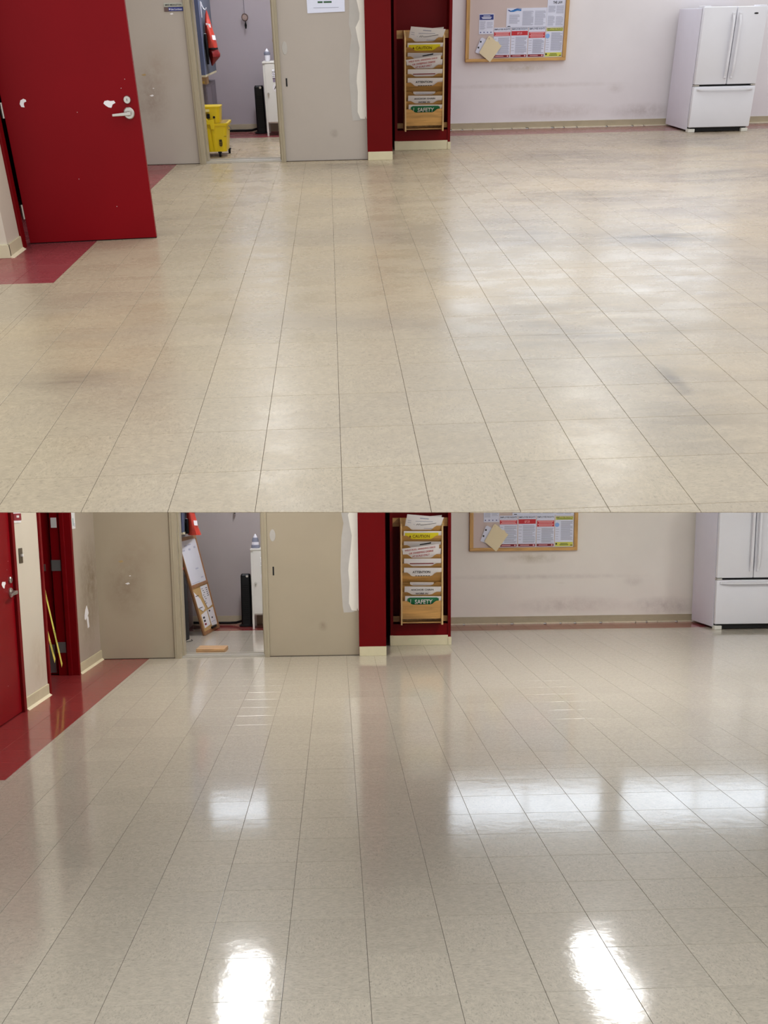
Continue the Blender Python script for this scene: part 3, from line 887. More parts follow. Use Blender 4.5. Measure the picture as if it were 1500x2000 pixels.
# ------------------------------------------------------------------ literature rack
def build_rack(R):
    U = R.upper
    room = 'in the upper room' if U else 'in the lower room'
    t = thing(R, 'literature_rack', (1.195, 7.4, 0.29), 'tall oak literature rack of nine pockets in the red alcove, ' + room, 'rack')
    x0, x1, z0, z1 = 0.948, 1.440, 0.285, 1.535
    for xa in (x0, x1 - 0.018):
        MB().yz([(7.285, z0), (7.50, z0), (7.50, 1.62), (7.40, 1.62), (7.285, 1.53)], xa, xa + 0.018).build(R, 'side_panel', oak_edge, t)
    MB().box(x0 + 0.018, x1 - 0.018, 7.485, 7.50, z0, 1.60).build(R, 'back_panel', oak_v, t)
    MB().box(0.868, 1.515, 7.505, 7.54, 1.512, 1.62).build(R, 'mounting_rail', oak, t)
    MB().box(0.868, 1.515, 7.505, 7.54, 0.30, 0.37).build(R, 'mounting_rail', oak, t)
    MB().box(x0 + 0.018, x1 - 0.018, 7.36, 7.48, z0 + 0.012, z0 + 0.03).build(R, 'bottom_slat', oak, t)
    tops = [1.524, 1.404, 1.288, 1.172, 1.059, 0.946, 0.821, 0.700, 0.589]
    dips = [0.050, 0.045, 0.040, 0.046, 0.036, 0.050, 0.040, 0.036, 0.047]
    for i, (zt, dp) in enumerate(zip(tops, dips)):
        zb = zt - 0.155 if i < 8 else 0.36
        a, b = x0 + 0.02, x1 - 0.02
        prof = [(a, zb), (b, zb), (b, zt), (b - 0.055, zt), (b - 0.078, zt - dp * 0.30), (b - 0.105, zt - dp * 0.85), (b - 0.125, zt - dp),
                (a + 0.125, zt - dp), (a + 0.105, zt - dp * 0.85), (a + 0.078, zt - dp * 0.30), (a + 0.055, zt), (a, zt)]
        lean = lambda z: 7.290 + (zt - z) * 0.52 if i < 8 else 7.290 + (zt - z) * 0.10
        mb = MB()
        n = len(prof)
        mb.v = [(x, lean(z), z) for x, z in prof] + [(x, lean(z) + 0.010, z) for x, z in prof]
        mb.face(*range(n)); mb.face(*reversed(range(n, 2 * n)))
        for k in range(n):
            j = (k + 1) % n
            mb.face(k, n + k, n + j, j)
        mb.build(R, 'pocket_front', oak, t)
    def sheet(name, label, i, quad, m, back=0.0, cat='paper'):
        """sheet standing in pocket i, leaning with it; quad as (x, z)"""
        yy = lambda z, d=0.0: 7.304 + back + (tops[i] - z) * 0.52 - d
        o = thing(R, name, (sum(q[0] for q in quad) / len(quad), yy(quad[0][1]), min(q[1] for q in quad)), label + ', ' + room, cat, 'papers in the oak rack ' + room)
        MB().prism([(x, yy(z), z) for x, z in quad], (0, 0.0014, 0)).build(R, 'sheet', m, o)
        def flat(nm, q, mm, d=0.0015):
            return MB().prism([(x, yy(z, d), z) for x, z in q], (0, 0.0009, 0)).build(R, nm, mm, o)
        def rect(nm, xa, xb, za, zb, mm, d=0.0015):
            return flat(nm, [(xa, za), (xb, za), (xb, zb), (xa, zb)], mm, d)
        def let(text, xa, xb, za, zb, mm, rise=0.0, d=0.003):
            return lettering(R, text, (xa, yy(za, d), za), (xb - xa, -0.52 * rise, rise), (0, -0.52 * (zb - za), zb - za), mm, o)
        return flat, rect, let, yy, o
    brown = mat('brown print', (112, 76, 10), 0.6)
    sheet('paper_sheet', 'crumpled sheet behind the topmost form in the rack', 0, [(0.99, 1.43), (1.40, 1.43), (1.418, 1.655), (1.01, 1.62)], paper_grey, 0.004)
    flat, rect, let, yy, o = sheet('paper_sheet', 'tilted handwritten form topmost in the rack', 0, [(0.99, 1.42), (1.415, 1.42), (1.419, 1.54), (1.442, 1.627), (1.023, 1.67)], paper)
    flat('printed_title', [(1.17, 1.612), (1.27, 1.602), (1.27, 1.615), (1.17, 1.625)], ink_grey)
    for xa, xb, z in ((1.03, 1.07, 1.60), (1.03, 1.07, 1.575), (1.12, 1.32, 1.585), (1.10, 1.11, 1.55), (1.22, 1.35, 1.497)):
        flat('printed_line', [(xa, z - 0.007), (xb, z - 0.014), (xb, z - 0.008), (xa, z)], ink_grey)
    MB().tube(R, [(x, yy(z, 0.003), z) for x, z in ((1.13, 1.535), (1.15, 1.55), (1.155, 1.53), (1.17, 1.552), (1.18, 1.535), (1.22, 1.537), (1.36, 1.556))], 0.002, 5).build(R, 'handwriting', ink_black, o)
    flat, rect, let, yy, o = sheet('caution_leaflet', 'leaflet with a yellow CAUTION band in the rack', 1, [(0.986, 1.30), (1.419, 1.30), (1.419, 1.457), (0.986, 1.463)], paper)
    rect('yellow_band', 1.0, 1.385, 1.34, 1.438, ink_yellow)
    let('CAUTION', 1.088, 1.285, 1.376, 1.414, brown)
    flat('warning_triangle', [(1.045, 1.38), (1.075, 1.38), (1.06, 1.412)], brown, 0.003)
    flat, rect, let, yy, o = sheet('paper_sheet', 'sheet with a dark slanting heading, third in the rack', 2, [(0.987, 1.19), (1.413, 1.19), (1.413, 1.328), (0.987, 1.336)], paper_grey)
    flat('printed_heading', [(1.17, 1.285), (1.30, 1.305), (1.30, 1.322), (1.17, 1.297)], ink_black)
    sheet('paper_sheet', 'plain sheet behind the red-lettered notice in the rack', 3, [(0.985, 1.08), (1.413, 1.08), (1.413, 1.245), (0.985, 1.215)], paper, 0.004)
    flat, rect, let, yy, o = sheet('debris_notice', 'tilted notice with three red lines in the rack', 3, [(0.985, 1.08), (1.395, 1.08), (1.387, 1.302), (0.960, 1.246), (0.972, 1.214)], paper)
    rr = mat('faded red print', (186, 84, 84), 0.7)
    for s_, xa, w_, z in (('WELD ROD, GRINDING DISCS', 0.995, 0.35, 1.205), ('OR SWEEPING DEBRIS', 1.045, 0.28, 1.168), ('AT SCALE ONLY', 1.085, 0.20, 1.132)):
        let(s_, xa, xa + w_, z, z + 0.024, rr, w_ * 0.13)
    flat, rect, let, yy, o = sheet('paper_sheet', 'sheet with a maroon rule, fifth in the rack', 4, [(0.987, 0.97), (1.416, 0.97), (1.416, 1.119), (0.987, 1.123)], paper)
    rect('maroon_rule', 1.055, 1.33, 1.050, 1.062, ink_maroon)
    flat, rect, let, yy, o = sheet('attention_notice', 'white ATTENTION notice mid-way down the rack', 5, [(0.986, 0.86), (1.421, 0.86), (1.421, 1.002), (0.986, 1.010)], paper)
    let('ATTENTION:', 1.085, 1.298, 0.936, 0.966, ink_black)
    for k in range(6): rect('cut_off_letter', 1.12 + k * 0.03, 1.14 + k * 0.03, 0.897, 0.905, ink_black)
    flat, rect, let, yy, o = sheet('paper_sheet', 'narrow blank card, seventh in the rack', 6, [(1.057, 0.73), (1.333, 0.73), (1.333, 0.820), (1.057, 0.826)], paper)
    rect('printed_line', 1.09, 1.31, 0.794, 0.799, ink_grey)
    flat, rect, let, yy, o = sheet('anchor_notice', 'white ANCHOR CHAIN notice low in the rack', 7, [(0.991, 0.61), (1.416, 0.61), (1.416, 0.768), (0.991, 0.777)], paper)
    let('ANCHOR CHAIN', 1.066, 1.328, 0.718, 0.741, ink_black)
    let('WORK IN', 1.120, 1.265, 0.668, 0.692, ink_black)
    tops[8] = 0.589
    flat, rect, let, yy, o = sheet('safety_notice', 'notice with a green SAFETY band, lowest in the rack', 8, [(0.997, 0.51), (1.417, 0.51), (1.417, 0.646), (0.997, 0.656)], paper)
    flat('green_band', [(1.025, 0.52), (1.39, 0.52), (1.39, 0.618), (1.365, 0.632), (1.05, 0.634), (1.025, 0.620)], ink_green)
    let('SAFETY', 1.112, 1.318, 0.546, 0.606, paper)
    rect('emblem_edge', 1.060, 1.066, 0.55, 0.61, paper, 0.003)

# ------------------------------------------------------------------ bulletin board and posters
def build_board(R):
    U = R.upper
    room = 'in the upper room' if U else 'in the lower room'
    x0, x1, z0, z1 = 2.018, 3.495, 1.088, 2.22
    fw = 0.05
    t = thing(R, 'bulletin_board', (2.75, 9.18, z0), 'pale bulletin board in a light wood frame on the far wall, ' + room, 'board')
    MB().box(x0 + fw, x1 - fw, 9.172, 9.198, z0 + fw, z1 - fw).build(R, 'panel', cork, t)
    MB().box(x0, x1, 9.150, 9.198, z0, z0 + fw).build(R, 'frame_rail', frame_wood, t, bevel=0.004)
    MB().box(x0, x1, 9.150, 9.198, z1 - fw, z1).build(R, 'frame_rail', frame_wood, t, bevel=0.004)
    MB().box(x0, x0 + fw, 9.150, 9.198, z0 + fw, z1 - fw).build(R, 'frame_stile', frame_wood_v, t, bevel=0.004)
    MB().box(x1 - fw, x1, 9.150, 9.198, z0 + fw, z1 - fw).build(R, 'frame_stile', frame_wood_v, t, bevel=0.004)
    yS = 9.170
    def poster(name, label, xa, xb, za, zb, m, y=yS):
        o = thing(R, name, ((xa + xb) / 2, y, za), label + ', ' + room, 'poster', 'posters on the bulletin board ' + room)
        MB().box(xa, xb, y - 0.0015, y + 0.0015, za, zb).build(R, 'sheet', m, o)
        return o
    def band(o, nm, xa, xb, za, zb, m, y=yS, d=0.0):
        return MB().box(xa, xb, y - 0.003 - d, y - 0.0015, za, zb).build(R, nm, m, o)
    def lines(o, xa, xb, za, zb, n, m=ink_grey, hgt=0.005, y=yS):
        mb = MB()
        for i in range(n):
            z = zb - (zb - za) * (i + 0.5) / n
            mb.box(xa, xb - (xb - xa) * rnd.choice((0, 0, 0.05, 0.2)), y - 0.0026, y - 0.0015, z - hgt / 2, z + hgt / 2)
            if n <= 6:
                mb.build(R, 'printed_line', m, o)
                mb = MB()
        if n > 6: mb.build(R, 'printed_text', m, o)['kind'] = 'stuff'
    o = poster('wage_poster', 'small poster with a navy header at the board left', 2.207, 2.419, 1.512, 1.815, paper_cool)
    band(o, 'navy_header', 2.213, 2.413, 1.728, 1.805, ink_blue)
    for z, a, b in ((1.785, 2.265, 2.365), (1.765, 2.24, 2.385), (1.748, 2.25, 2.375)):
        band(o, 'header_line', a, b, z - 0.006, z + 0.005, paper_cool, d=0.001)
    lines(o, 2.22, 2.30, 1.58, 1.71, 9); lines(o, 2.32, 2.405, 1.60, 1.70, 6)
    for k in range(4): band(o, 'small_emblem', 2.225 + k * 0.05, 2.240 + k * 0.05, 1.533, 1.547, ink_blue)
    o = poster('notice_poster', 'wide pale poster with a blue wave emblem above the rights posters', 2.600, 3.180, 1.600, 1.892, paper_cool)
    y = yS - 0.003
    MB().xz([(2.615, 1.862), (2.65, 1.838), (2.70, 1.838), (2.75, 1.855), (2.805, 1.850), (2.812, 1.868), (2.75, 1.882), (2.70, 1.868), (2.65, 1.852)], y, y + 0.0015).build(R, 'wave_emblem', ink_sky, o)
    MB().xz([(2.61, 1.866), (2.64, 1.85), (2.66, 1.852), (2.63, 1.868)], y - 0.001, y).build(R, 'wave_tip', ink_blue, o)
    MB().xz([(2.70, 1.873), (2.76, 1.890), (2.812, 1.884), (2.812, 1.878), (2.76, 1.884), (2.71, 1.868)], y - 0.001, y).build(R, 'wave_crest', ink_blue, o)
    lines(o, 2.64, 2.79, 1.66, 1.80, 10); lines(o, 2.83, 2.99, 1.63, 1.85, 18); lines(o, 3.01, 3.165, 1.63, 1.85, 16)
    band(o, 'small_emblem', 2.62, 2.66, 1.618, 1.628, ink_black)
    o = poster('law_poster', 'tall pale poster headed THE LAW at the board right', 3.183, 3.440, 1.602, 2.10, paper_cool)
    xzlet(R, 'THE LAW', 3.262, 3.395, 1.945, 1.985, yS - 0.003, ink_black, o)
    lines(o, 3.20, 3.30, 1.82, 1.92, 8); lines(o, 3.315, 3.42, 1.80, 1.92, 9); lines(o, 3.20, 3.30, 1.62, 1.77, 11); lines(o, 3.315, 3.42, 1.62, 1.76, 10)
    spec = [(2.426, 2.668, 'first', 0), (2.680, 2.922, 'second', 1), (2.934, 3.174, 'third', 2)]
    for xa, xb, nth, k in spec:
        o = poster('rights_poster', '%s red-banded EMPLOYEE RIGHTS poster from the left' % nth, xa, xb, 1.145, 1.605, paper_cool)
        xzlet(R, 'EMPLOYEE RIGHTS', xa + 0.008, xb - 0.008, 1.568, 1.592, yS - 0.0028, mat('slate print', (80, 84, 104), 0.7), o)
        za, zb = ((1.478, 1.540), (1.484, 1.550), (1.440, 1.530))[k]
        band(o, 'red_band', xa + 0.003, xb - 0.003, za, zb, ink_red)
        if k == 1:
            xzlet(R, '$7.25', (xa + xb) / 2 - 0.035, (xa + xb) / 2 + 0.035, za + 0.012, zb - 0.018, yS - 0.004, ink_pink, o)
        else:
            n = 3 if k == 0 else 4
            for i in range(n):
                z = zb - (zb - za) * (i + 0.6) / (n + 0.2)
                band(o, 'band_text', xa + 0.015 + 0.012 * (i % 2), xb - 0.015 - 0.012 * (i % 2), z - 0.005, z + 0.005, ink_pink, d=0.001)
        lines(o, xa + 0.065, xb - 0.012, 1.205, za - 0.02, 15, hgt=0.008)
        lines(o, xa + 0.008, xa + 0.05, 1.23, za - 0.02, 5, hgt=0.006)
        band(o, 'maroon_footer', xa + 0.002, xb - 0.006, 1.152, 1.190, ink_maroon)
        band(o, 'footer_text', xa + 0.03, xb - 0.09, 1.166, 1.176, ink_pink, d=0.001)
        MB().lathe(R, xb - 0.03, 1.171, [(0.011, yS - 0.0045), (0.011, yS - 0.003)], 12, 'y').build(R, 'footer_emblem', ink_pink, o)
    o = poster('rights_poster', 'lime-banded EMPLOYEE RIGHTS poster at the board right', 3.186, 3.438, 1.142, 1.595, paper_cool)
    band(o, 'lime_header', 3.192, 3.432, 1.538, 1.588, ink_lime)
    xzlet(R, 'EMPLOYEE RIGHTS', 3.198, 3.426, 1.562, 1.584, yS - 0.004, mat('slate print', (80, 84, 104)), o)
    band(o, 'header_text', 3.205, 3.42, 1.545, 1.553, ink_darkgreen, d=0.001)
    MB().lathe(R, 3.212, 1.465, [(0.030, yS - 0.003), (0.030, yS - 0.0015)], 16, 'y').build(R, 'blue_patch', mat('pale blue print', (140, 180, 236), 0.6), o)
    lines(o, 3.265, 3.425, 1.24, 1.52, 20, hgt=0.007); lines(o, 3.195, 3.24, 1.24, 1.42, 5)
    band(o, 'lime_footer', 3.190, 3.432, 1.150, 1.212, ink_lime)
    MB().lathe(R, 3.205, 1.186, [(0.012, yS - 0.0045), (0.012, yS - 0.003)], 12, 'y').build(R, 'footer_dot', ink_black, o)
    band(o, 'footer_text', 3.26, 3.36, 1.188, 1.196, ink_darkgreen, d=0.001); band(o, 'footer_text', 3.25, 3.37, 1.166, 1.176, ink_darkgreen, d=0.001)
    band(o, 'footer_mark', 3.395, 3.428, 1.160, 1.170, ink_black, d=0.001)
    # loose papers pinned over the frame
    o = thing(R, 'paper_sheet', (2.25, 9.16, 1.22), 'white sheet tucked behind the tilted manila folder, ' + room, 'paper')
    MB().xz([(2.163, 1.239), (2.24, 1.205), (2.36, 1.40), (2.262, 1.462), (2.235, 1.452)], 9.158, 9.160).build(R, 'sheet', paper_cool, o)
    for cx, cz in ((2.238, 1.40), (2.206, 1.312)):
        MB().box(cx - 0.010, cx + 0.010, 9.1565, 9.158, cz - 0.013, cz + 0.013).build(R, 'printed_mark', ink_black, o)
    o = thing(R, 'manila_folder', (2.378, 9.155, 1.083), 'tilted cream manila folder hanging over the board frame, ' + room, 'folder')
    MB().xz([(2.379, 1.083), (2.541, 1.330), (2.505, 1.362), (2.490, 1.395), (2.455, 1.400), (2.395, 1.462), (2.358, 1.487), (2.338, 1.470), (2.215, 1.232)], 9.142, 9.148).build(R, 'folder_card', manila, o)
    MB().lathe(R, 2.362, 1.452, [(0.008, 9.132), (0.008, 9.143)], 10, 'y').build(R, 'push_pin', mat('cream pin', (226, 210, 170)), o)

# ------------------------------------------------------------------ refrigerator
def build_fridge(R):
    U = R.upper
    room = 'in the upper room' if U else 'in the lower room'
    x0, x1, yf, yb, zt = (5.088, 5.955, 8.35, 9.13, 1.845) if U else (5.105, 6.02, 8.33, 9.12, 1.845)
    xc = (x0 + x1) / 2 + (0.015 if U else 0.02)
    t = thing(R, 'refrigerator', ((x0 + x1) / 2, (yf + yb) / 2, 0), 'white French door refrigerator by the far wall, ' + room, 'refrigerator')
    MB().box(x0, x1, yf + 0.075, yb, 0.03, zt - 0.015).build(R, 'body', fridge_side, t, bevel=0.006)
    MB().box(x0 + 0.012, x1 - 0.012, yf + 0.055, yf + 0.08, 0.06, zt - 0.02).build(R, 'gasket', dark_gap, t)
    for nm, xa, xb, side in (('door', x0, xc - 0.004, 1), ('door', xc + 0.004, x1, -1)):
        d = MB().box(xa, xb, yf, yf + 0.058, 0.728, zt).build(R, nm, white_metal, t, bevel=0.012, smooth=True)
        hx = xc - 0.045 if side == 1 else xc + 0.045
        h = MB()
        y0 = yf - 0.045
        n = 9
        pts = []
        for i in range(n):
            q = i / (n - 1)
            z = 0.815 + (1.76 - 0.815) * q
            bow = min(1, 6 * min(q, 1 - q) + 0.25)
            pts.append((hx, yf - 0.045 * bow, z))
        rings = []
        for (x, y, z) in pts:
            rings.append([(x - 0.018, y + 0.016 * R.iy, z), (x - 0.012, y, z), (x + 0.012, y, z), (x + 0.018, y + 0.016 * R.iy, z)])
        h.loft(rings)
        h.build(R, 'handle', white_metal, d, smooth=True)
        for z in (0.825, 1.735):
            MB().box(hx - 0.012, hx + 0.012, yf - 0.02, yf + 0.004, z, z + 0.02).build(R, 'handle_mount', white_metal, d)
        if side == -1:
            mb = MB().lathe(R, xb - 0.155, 1.745, [(0.030, yf - 0.002), (0.028, yf + 0.001)], 16, 'y')
            mb.v = [(x, y, 1.745 + (z - 1.745) * 0.32) for x, y, z in mb.v]
            mb.build(R, 'badge', dark_gap, d)
    d = MB().box(x0, x1, yf, yf + 0.058, 0.078, 0.700).build(R, 'freezer_drawer', white_metal, t, bevel=0.012, smooth=True)
    n = 12
    rings = []
    for i in range(n + 1):
        q = i / n
        x = x0 + 0.04 + (x1 - x0 - 0.08) * q
        out = 0.05 * min(1, 5 * min(q, 1 - q) + 0.3)
        sag = 0.0
        rings.append([(x, yf - out, 0.645 - sag), (x, yf - out, 0.668 - sag), (x, yf - out + 0.02, 0.676 - sag), (x, yf - out + 0.02, 0.650 - sag)])
    MB().loft(rings).build(R, 'drawer_handle', white_metal, d, smooth=True)
    for x in (x0 + 0.05, x1 - 0.08):
        MB().box(x, x + 0.03, yf - 0.03, yf + 0.004, 0.65, 0.672).build(R, 'handle_mount', white_metal, d)
    MB().box(x0 + 0.05, x1 - 0.05, yf + 0.05, yf + 0.075, 0.012, 0.07).build(R, 'grille', dark_gap, t)
    for xa in (x0 + 0.005, x1 - 0.10):
        MB().box(xa, xa + 0.095, yf + 0.012, yf + 0.10, 0.0, 0.055).build(R, 'foot', locker_white, t, bevel=0.006)
    for z in (0.705,):
        MB().box(x0 + 0.005, x0 + 0.07, yf + 0.005, yf + 0.08, z, z + 0.018).build(R, 'hinge', steel, t)
        MB().box(x1 - 0.07, x1 - 0.005, yf + 0.005, yf + 0.08, z, z + 0.018).build(R, 'hinge', steel, t)
    MB().box(x0 + 0.01, x0 + 0.10, yf + 0.03, yf + 0.2, zt - 0.015, zt + 0.018).build(R, 'hinge_cover', white_metal, t, bevel=0.005)
    MB().box(x1 - 0.10, x1 - 0.01, yf + 0.03, yf + 0.2, zt - 0.015, zt + 0.018).build(R, 'hinge_cover', white_metal, t, bevel=0.005)

# ------------------------------------------------------------------ closet contents
def build_closet(R):
    U = R.upper
    room = 'in the upper room' if U else 'in the lower room'
    # slate blue wall cabinet
    bx = -1.598 if U else -1.640
    t = thing(R, 'wall_cabinet', (bx - 0.1, 8.5, 1.03), 'slate blue riveted wall cabinet in the closet corner, ' + room, 'cabinet')
    cb = 1.03 if U else 1.42
    MB().box(-1.808, bx, 8.06, 9.05, cb + 0.03, 2.35).build(R, 'body', blue_side, t)
    MB().box(-1.808, bx, 8.0, 8.062, cb + 0.025, 2.36).build(R, 'front_stile', blue_metal, t, bevel=0.003)
    MB().box(-1.808, bx + 0.004, 8.0, 9.05, cb, cb + 0.028).build(R, 'bottom_shelf', cream_base, t)
    for z in (1.12, 1.38, 1.64, 1.86, 2.08):
        if z < cb: continue
        MB().lathe(R, bx - 0.055, z, [(0.007, 7.996), (0.005, 8.001)], 8, 'y').build(R, 'rivet', white_metal, t)
    MB().box(bx, bx + 0.006, 8.16, 8.185, 1.84, 2.06).build(R, 'hook_plate', white_metal, t)
    # hook and vest
    hx = bx + 0.045
    t = thing(R, 'coat_hook', (bx, 8.25, 1.93), 'white coat hook on the blue cabinet side, ' + room, 'hook')
    MB().tube(R, [(bx + 0.004, 8.25, 2.02), (bx + 0.018, 8.25, 1.965), (hx - 0.005, 8.25, 1.945), (hx + 0.008, 8.25, 1.955), (hx + 0.015, 8.25, 1.975)], 0.006, 8).build(R, 'hook_arm', white_metal, t, smooth=True)
    MB().box(bx - 0.001, bx + 0.005, 8.235, 8.265, 1.99, 2.05).build(R, 'hook_base', white_metal, t)
    dx = bx + 0.598 - 1.0 + 0.0
    off = (bx + 1.606)
    t = thing(R, 'life_vest', (-1.53 + off, 8.27, 1.17), 'orange red life vest with white patches hanging from the hook, ' + room, 'vest')
    def ring(z, xa, xb, ya, yb, seg=18, wob=0.0):
        cx, cy, rx, ry = (xa + xb) / 2, (ya + yb) / 2, (xb - xa) / 2, (yb - ya) / 2
        out = []
        for i in range(seg):
            a = 2 * math.pi * i / seg
            k = 1 + wob * math.sin(a * 5 + z * 17)
            out.append((cx + off + rx * k * math.cos(a), cy + ry * k * math.sin(a), z))
        return out
    up = [ring(1.938, -1.552, -1.545, 8.245, 8.255), ring(1.88, -1.572, -1.532, 8.24, 8.28, wob=0.05), ring(1.80, -1.585, -1.515, 8.22, 8.32, wob=0.06),
          ring(1.72, -1.592, -1.500, 8.20, 8.35, wob=0.07), ring(1.60, -1.592, -1.478, 8.18, 8.37, wob=0.08), ring(1.50, -1.590, -1.462, 8.17, 8.38, wob=0.08), ring(1.42, -1.586, -1.452, 8.17, 8.38, wob=0.06)]
    if not U: up[-1] = ring(1.405, -1.586, -1.425, 8.17, 8.38, wob=0.06)
    MB().loft(up).build(R, 'vest_body', vest_orange, t, smooth=True)
    if U:
        MB().loft([ring(1.425, -1.588, -1.450, 8.165, 8.385), ring(1.40, -1.586, -1.446, 8.165, 8.385)]).build(R, 'belt_strap', black_rubber, t, smooth=True)
        MB().loft([ring(1.40, -1.578, -1.448, 8.18, 8.37, wob=0.06), ring(1.34, -1.572, -1.418, 8.17, 8.37, wob=0.08), ring(1.30, -1.568, -1.424, 8.17, 8.36, wob=0.08), ring(1.24, -1.560, -1.480, 8.19, 8.34, wob=0.06), ring(1.175, -1.548, -1.530, 8.22, 8.28)]).build(R, 'vest_skirt', vest_dark, t, smooth=True)
    MB().loft([ring(1.62, -1.597, -1.565, 8.15, 8.20), ring(1.45, -1.597, -1.555, 8.14, 8.20), ring(1.20 if U else 1.425, -1.595, -1.565, 8.15, 8.20)]).build(R, 'lining', black_rubber, t, smooth=True)
    q = off
    MB().hexa([(-1.560 + q, 8.205, 1.715), (-1.505 + q, 8.215, 1.70), (-1.505 + q, 8.235, 1.70), (-1.560 + q, 8.235, 1.715), (-1.566 + q, 8.20, 1.765), (-1.512 + q, 8.215, 1.752), (-1.512 + q, 8.235, 1.752), (-1.566 + q, 8.23, 1.765)]).build(R, 'reflective_patch', reflective, t)
    MB().hexa([(-1.494 + q, 8.19, 1.535), (-1.462 + q, 8.24, 1.53), (-1.462 + q, 8.26, 1.53), (-1.494 + q, 8.22, 1.535), (-1.500 + q, 8.19, 1.60), (-1.468 + q, 8.24, 1.595), (-1.468 + q, 8.26, 1.595), (-1.500 + q, 8.22, 1.60)]).build(R, 'reflective_patch', reflective, t)
    MB().hexa([(-1.592 + q, 8.155, 1.575), (-1.570 + q, 8.155, 1.575), (-1.570 + q, 8.175, 1.575), (-1.592 + q, 8.175, 1.575), (-1.594 + q, 8.16, 1.625), (-1.572 + q, 8.16, 1.625), (-1.572 + q, 8.18, 1.625), (-1.594 + q, 8.18, 1.625)]).build(R, 'reflective_patch', reflective, t)
    # low grey cabinet and what stands round it
    if U:
        t = thing(R, 'low_cabinet', (-1.73, 8.8, 0), 'mauve grey low cabinet under the blue cabinet, ' + room, 'cabinet')
        MB().box(-1.808, -1.665, 8.35, 9.3, 0.0, 0.90).build(R, 'body', grey_cabinet, t)
        MB().box(-1.665, -1.660, 8.40, 8.82, 0.50, 0.84).build(R, 'drawer_front', grey_cabinet, t)
        MB().box(-1.665, -1.660, 8.86, 9.26, 0.50, 0.84).build(R, 'drawer_front', grey_cabinet, t)
        MB().box(-1.80, -1.70, 8.343, 8.351, 0.52, 0.82).build(R, 'end_panel', mat('grey cabinet panel', (98, 92, 100)), t)
    if U:
        t = thing(R, 'cardboard_box', (-1.72, 8.45, 0.90), 'small tan cardboard box on the low cabinet beside the jamb', 'box')
        MB().box(-1.80, -1.645, 8.36, 8.56, 0.90, 1.022).build(R, 'carton', cardboard, t)
        MB().box(-1.715, -1.675, 8.352, 8.361, 0.915, 0.945).build(R, 'label', brass, t)
        build_bucket(R)
        t = thing(R, 'hanging_cloth', (-0.765, 9.5, 1.28), 'tan cloth strap hanging at the right jamb of the closet', 'cloth')
        MB().loft([[(-0.785 + dx_, 9.49, z), (-0.735 + dx_, 9.49, z), (-0.735 + dx_, 9.52, z), (-0.785 + dx_, 9.52, z)] for z, dx_ in ((1.62, 0.02), (1.52, -0.005), (1.47, -0.012), (1.40, 0.01), (1.28, 0.02))]).build(R, 'strap', tan_cloth, t)
        MB().lathe(R, -0.745, 9.505, [(0.006, 1.62), (0.006, 1.66)], 8).build(R, 'peg', black_plastic, t)
        MB().box(-0.75, -0.73, 9.52, 9.6, 1.635, 1.655).build(R, 'peg_arm', black_plastic, t)
    else:
        build_lower_extras(R)
    # tower heater
    t = thing(R, 'tower_heater', (-1.03, 9.36, 0), 'black tower heater beside the white locker, ' + room, 'heater')
    MB().lathe(R, -1.045, 9.37, [(0.10, 0.0), (0.10, 0.018), (0.08, 0.035)], 24).build(R, 'base', black_plastic, t, smooth=True)
    b = MB()
    prof = [(0.03, 0.072), (0.76, 0.066), (0.785, 0.052)]
    rings = []
    for z, r in prof:
        rings.append([(-1.036 + r * sx, 9.37 + r * sy * R.iy, z) for sx, sy in ((-1, -0.55), (-0.7, -0.9), (0.7, -0.9), (1, -0.55), (1, 0.8), (-1, 0.8))])
    b.loft(rings).build(R, 'body', black_plastic, t)
    yf = 9.37 - 0.0655 * R.iy
    for z in [0.10 + k * 0.03 for k in range(18)]:
        MB().box(-1.078, -0.994, yf - 0.003, yf + 0.002, z, z + 0.012).build(R, 'grille_bar', black_rubber, t)
    MB().lathe(R, -1.012, 0.752, [(0.017, yf - 0.004), (0.015, yf - 0.008)], 14, 'y').build(R, 'control_dial', steel, t, smooth=True)
    t = thing(R, 'floor_cable', (-1.4, 9.5, 0), 'black power cord along the closet baseboard, ' + room, 'cord')
    MB().tube(R, [(-1.80, 9.56, 0.035), (-1.55, 9.55, 0.030), (-1.30, 9.54, 0.028), (-1.20, 9.52, 0.035), (-1.13, 9.48, 0.06), (-1.06, 9.44, 0.09)], 0.017, 8).build(R, 'cable', black_rubber, t, smooth=True)
    # locker
    x0, x1, ya, yb = -0.932, -0.60, 9.05, 9.42
    t = thing(R, 'locker', (-0.77, 9.23, 0), 'narrow white metal locker on legs behind the right jamb, ' + room, 'locker')
    MB().box(x0, x1, ya + 0.014, yb, 0.205, 1.165).build(R, 'body', locker_white, t, bevel=0.003)
    MB().box(x0 - 0.004, x1 + 0.004, ya, yb, 1.145, 1.172).build(R, 'top', locker_white, t, bevel=0.003)
    d = MB().box(x0 + 0.032, x1 - 0.02, ya, ya + 0.016, 0.225, 1.135).build(R, 'door', locker_white, t, bevel=0.002)
    for k in range(5):
        z = 1.045 - k * 0.0265
        MB().hexa([(-0.80, ya - 0.010, z - 0.014), (-0.66, ya - 0.010, z - 0.014), (-0.66, ya + 0.001, z - 0.014), (-0.80, ya + 0.001, z - 0.014), (-0.80, ya - 0.001, z), (-0.66, ya - 0.001, z), (-0.66, ya + 0.001, z), (-0.80, ya + 0.001, z)]).build(R, 'louver', white_metal, d)
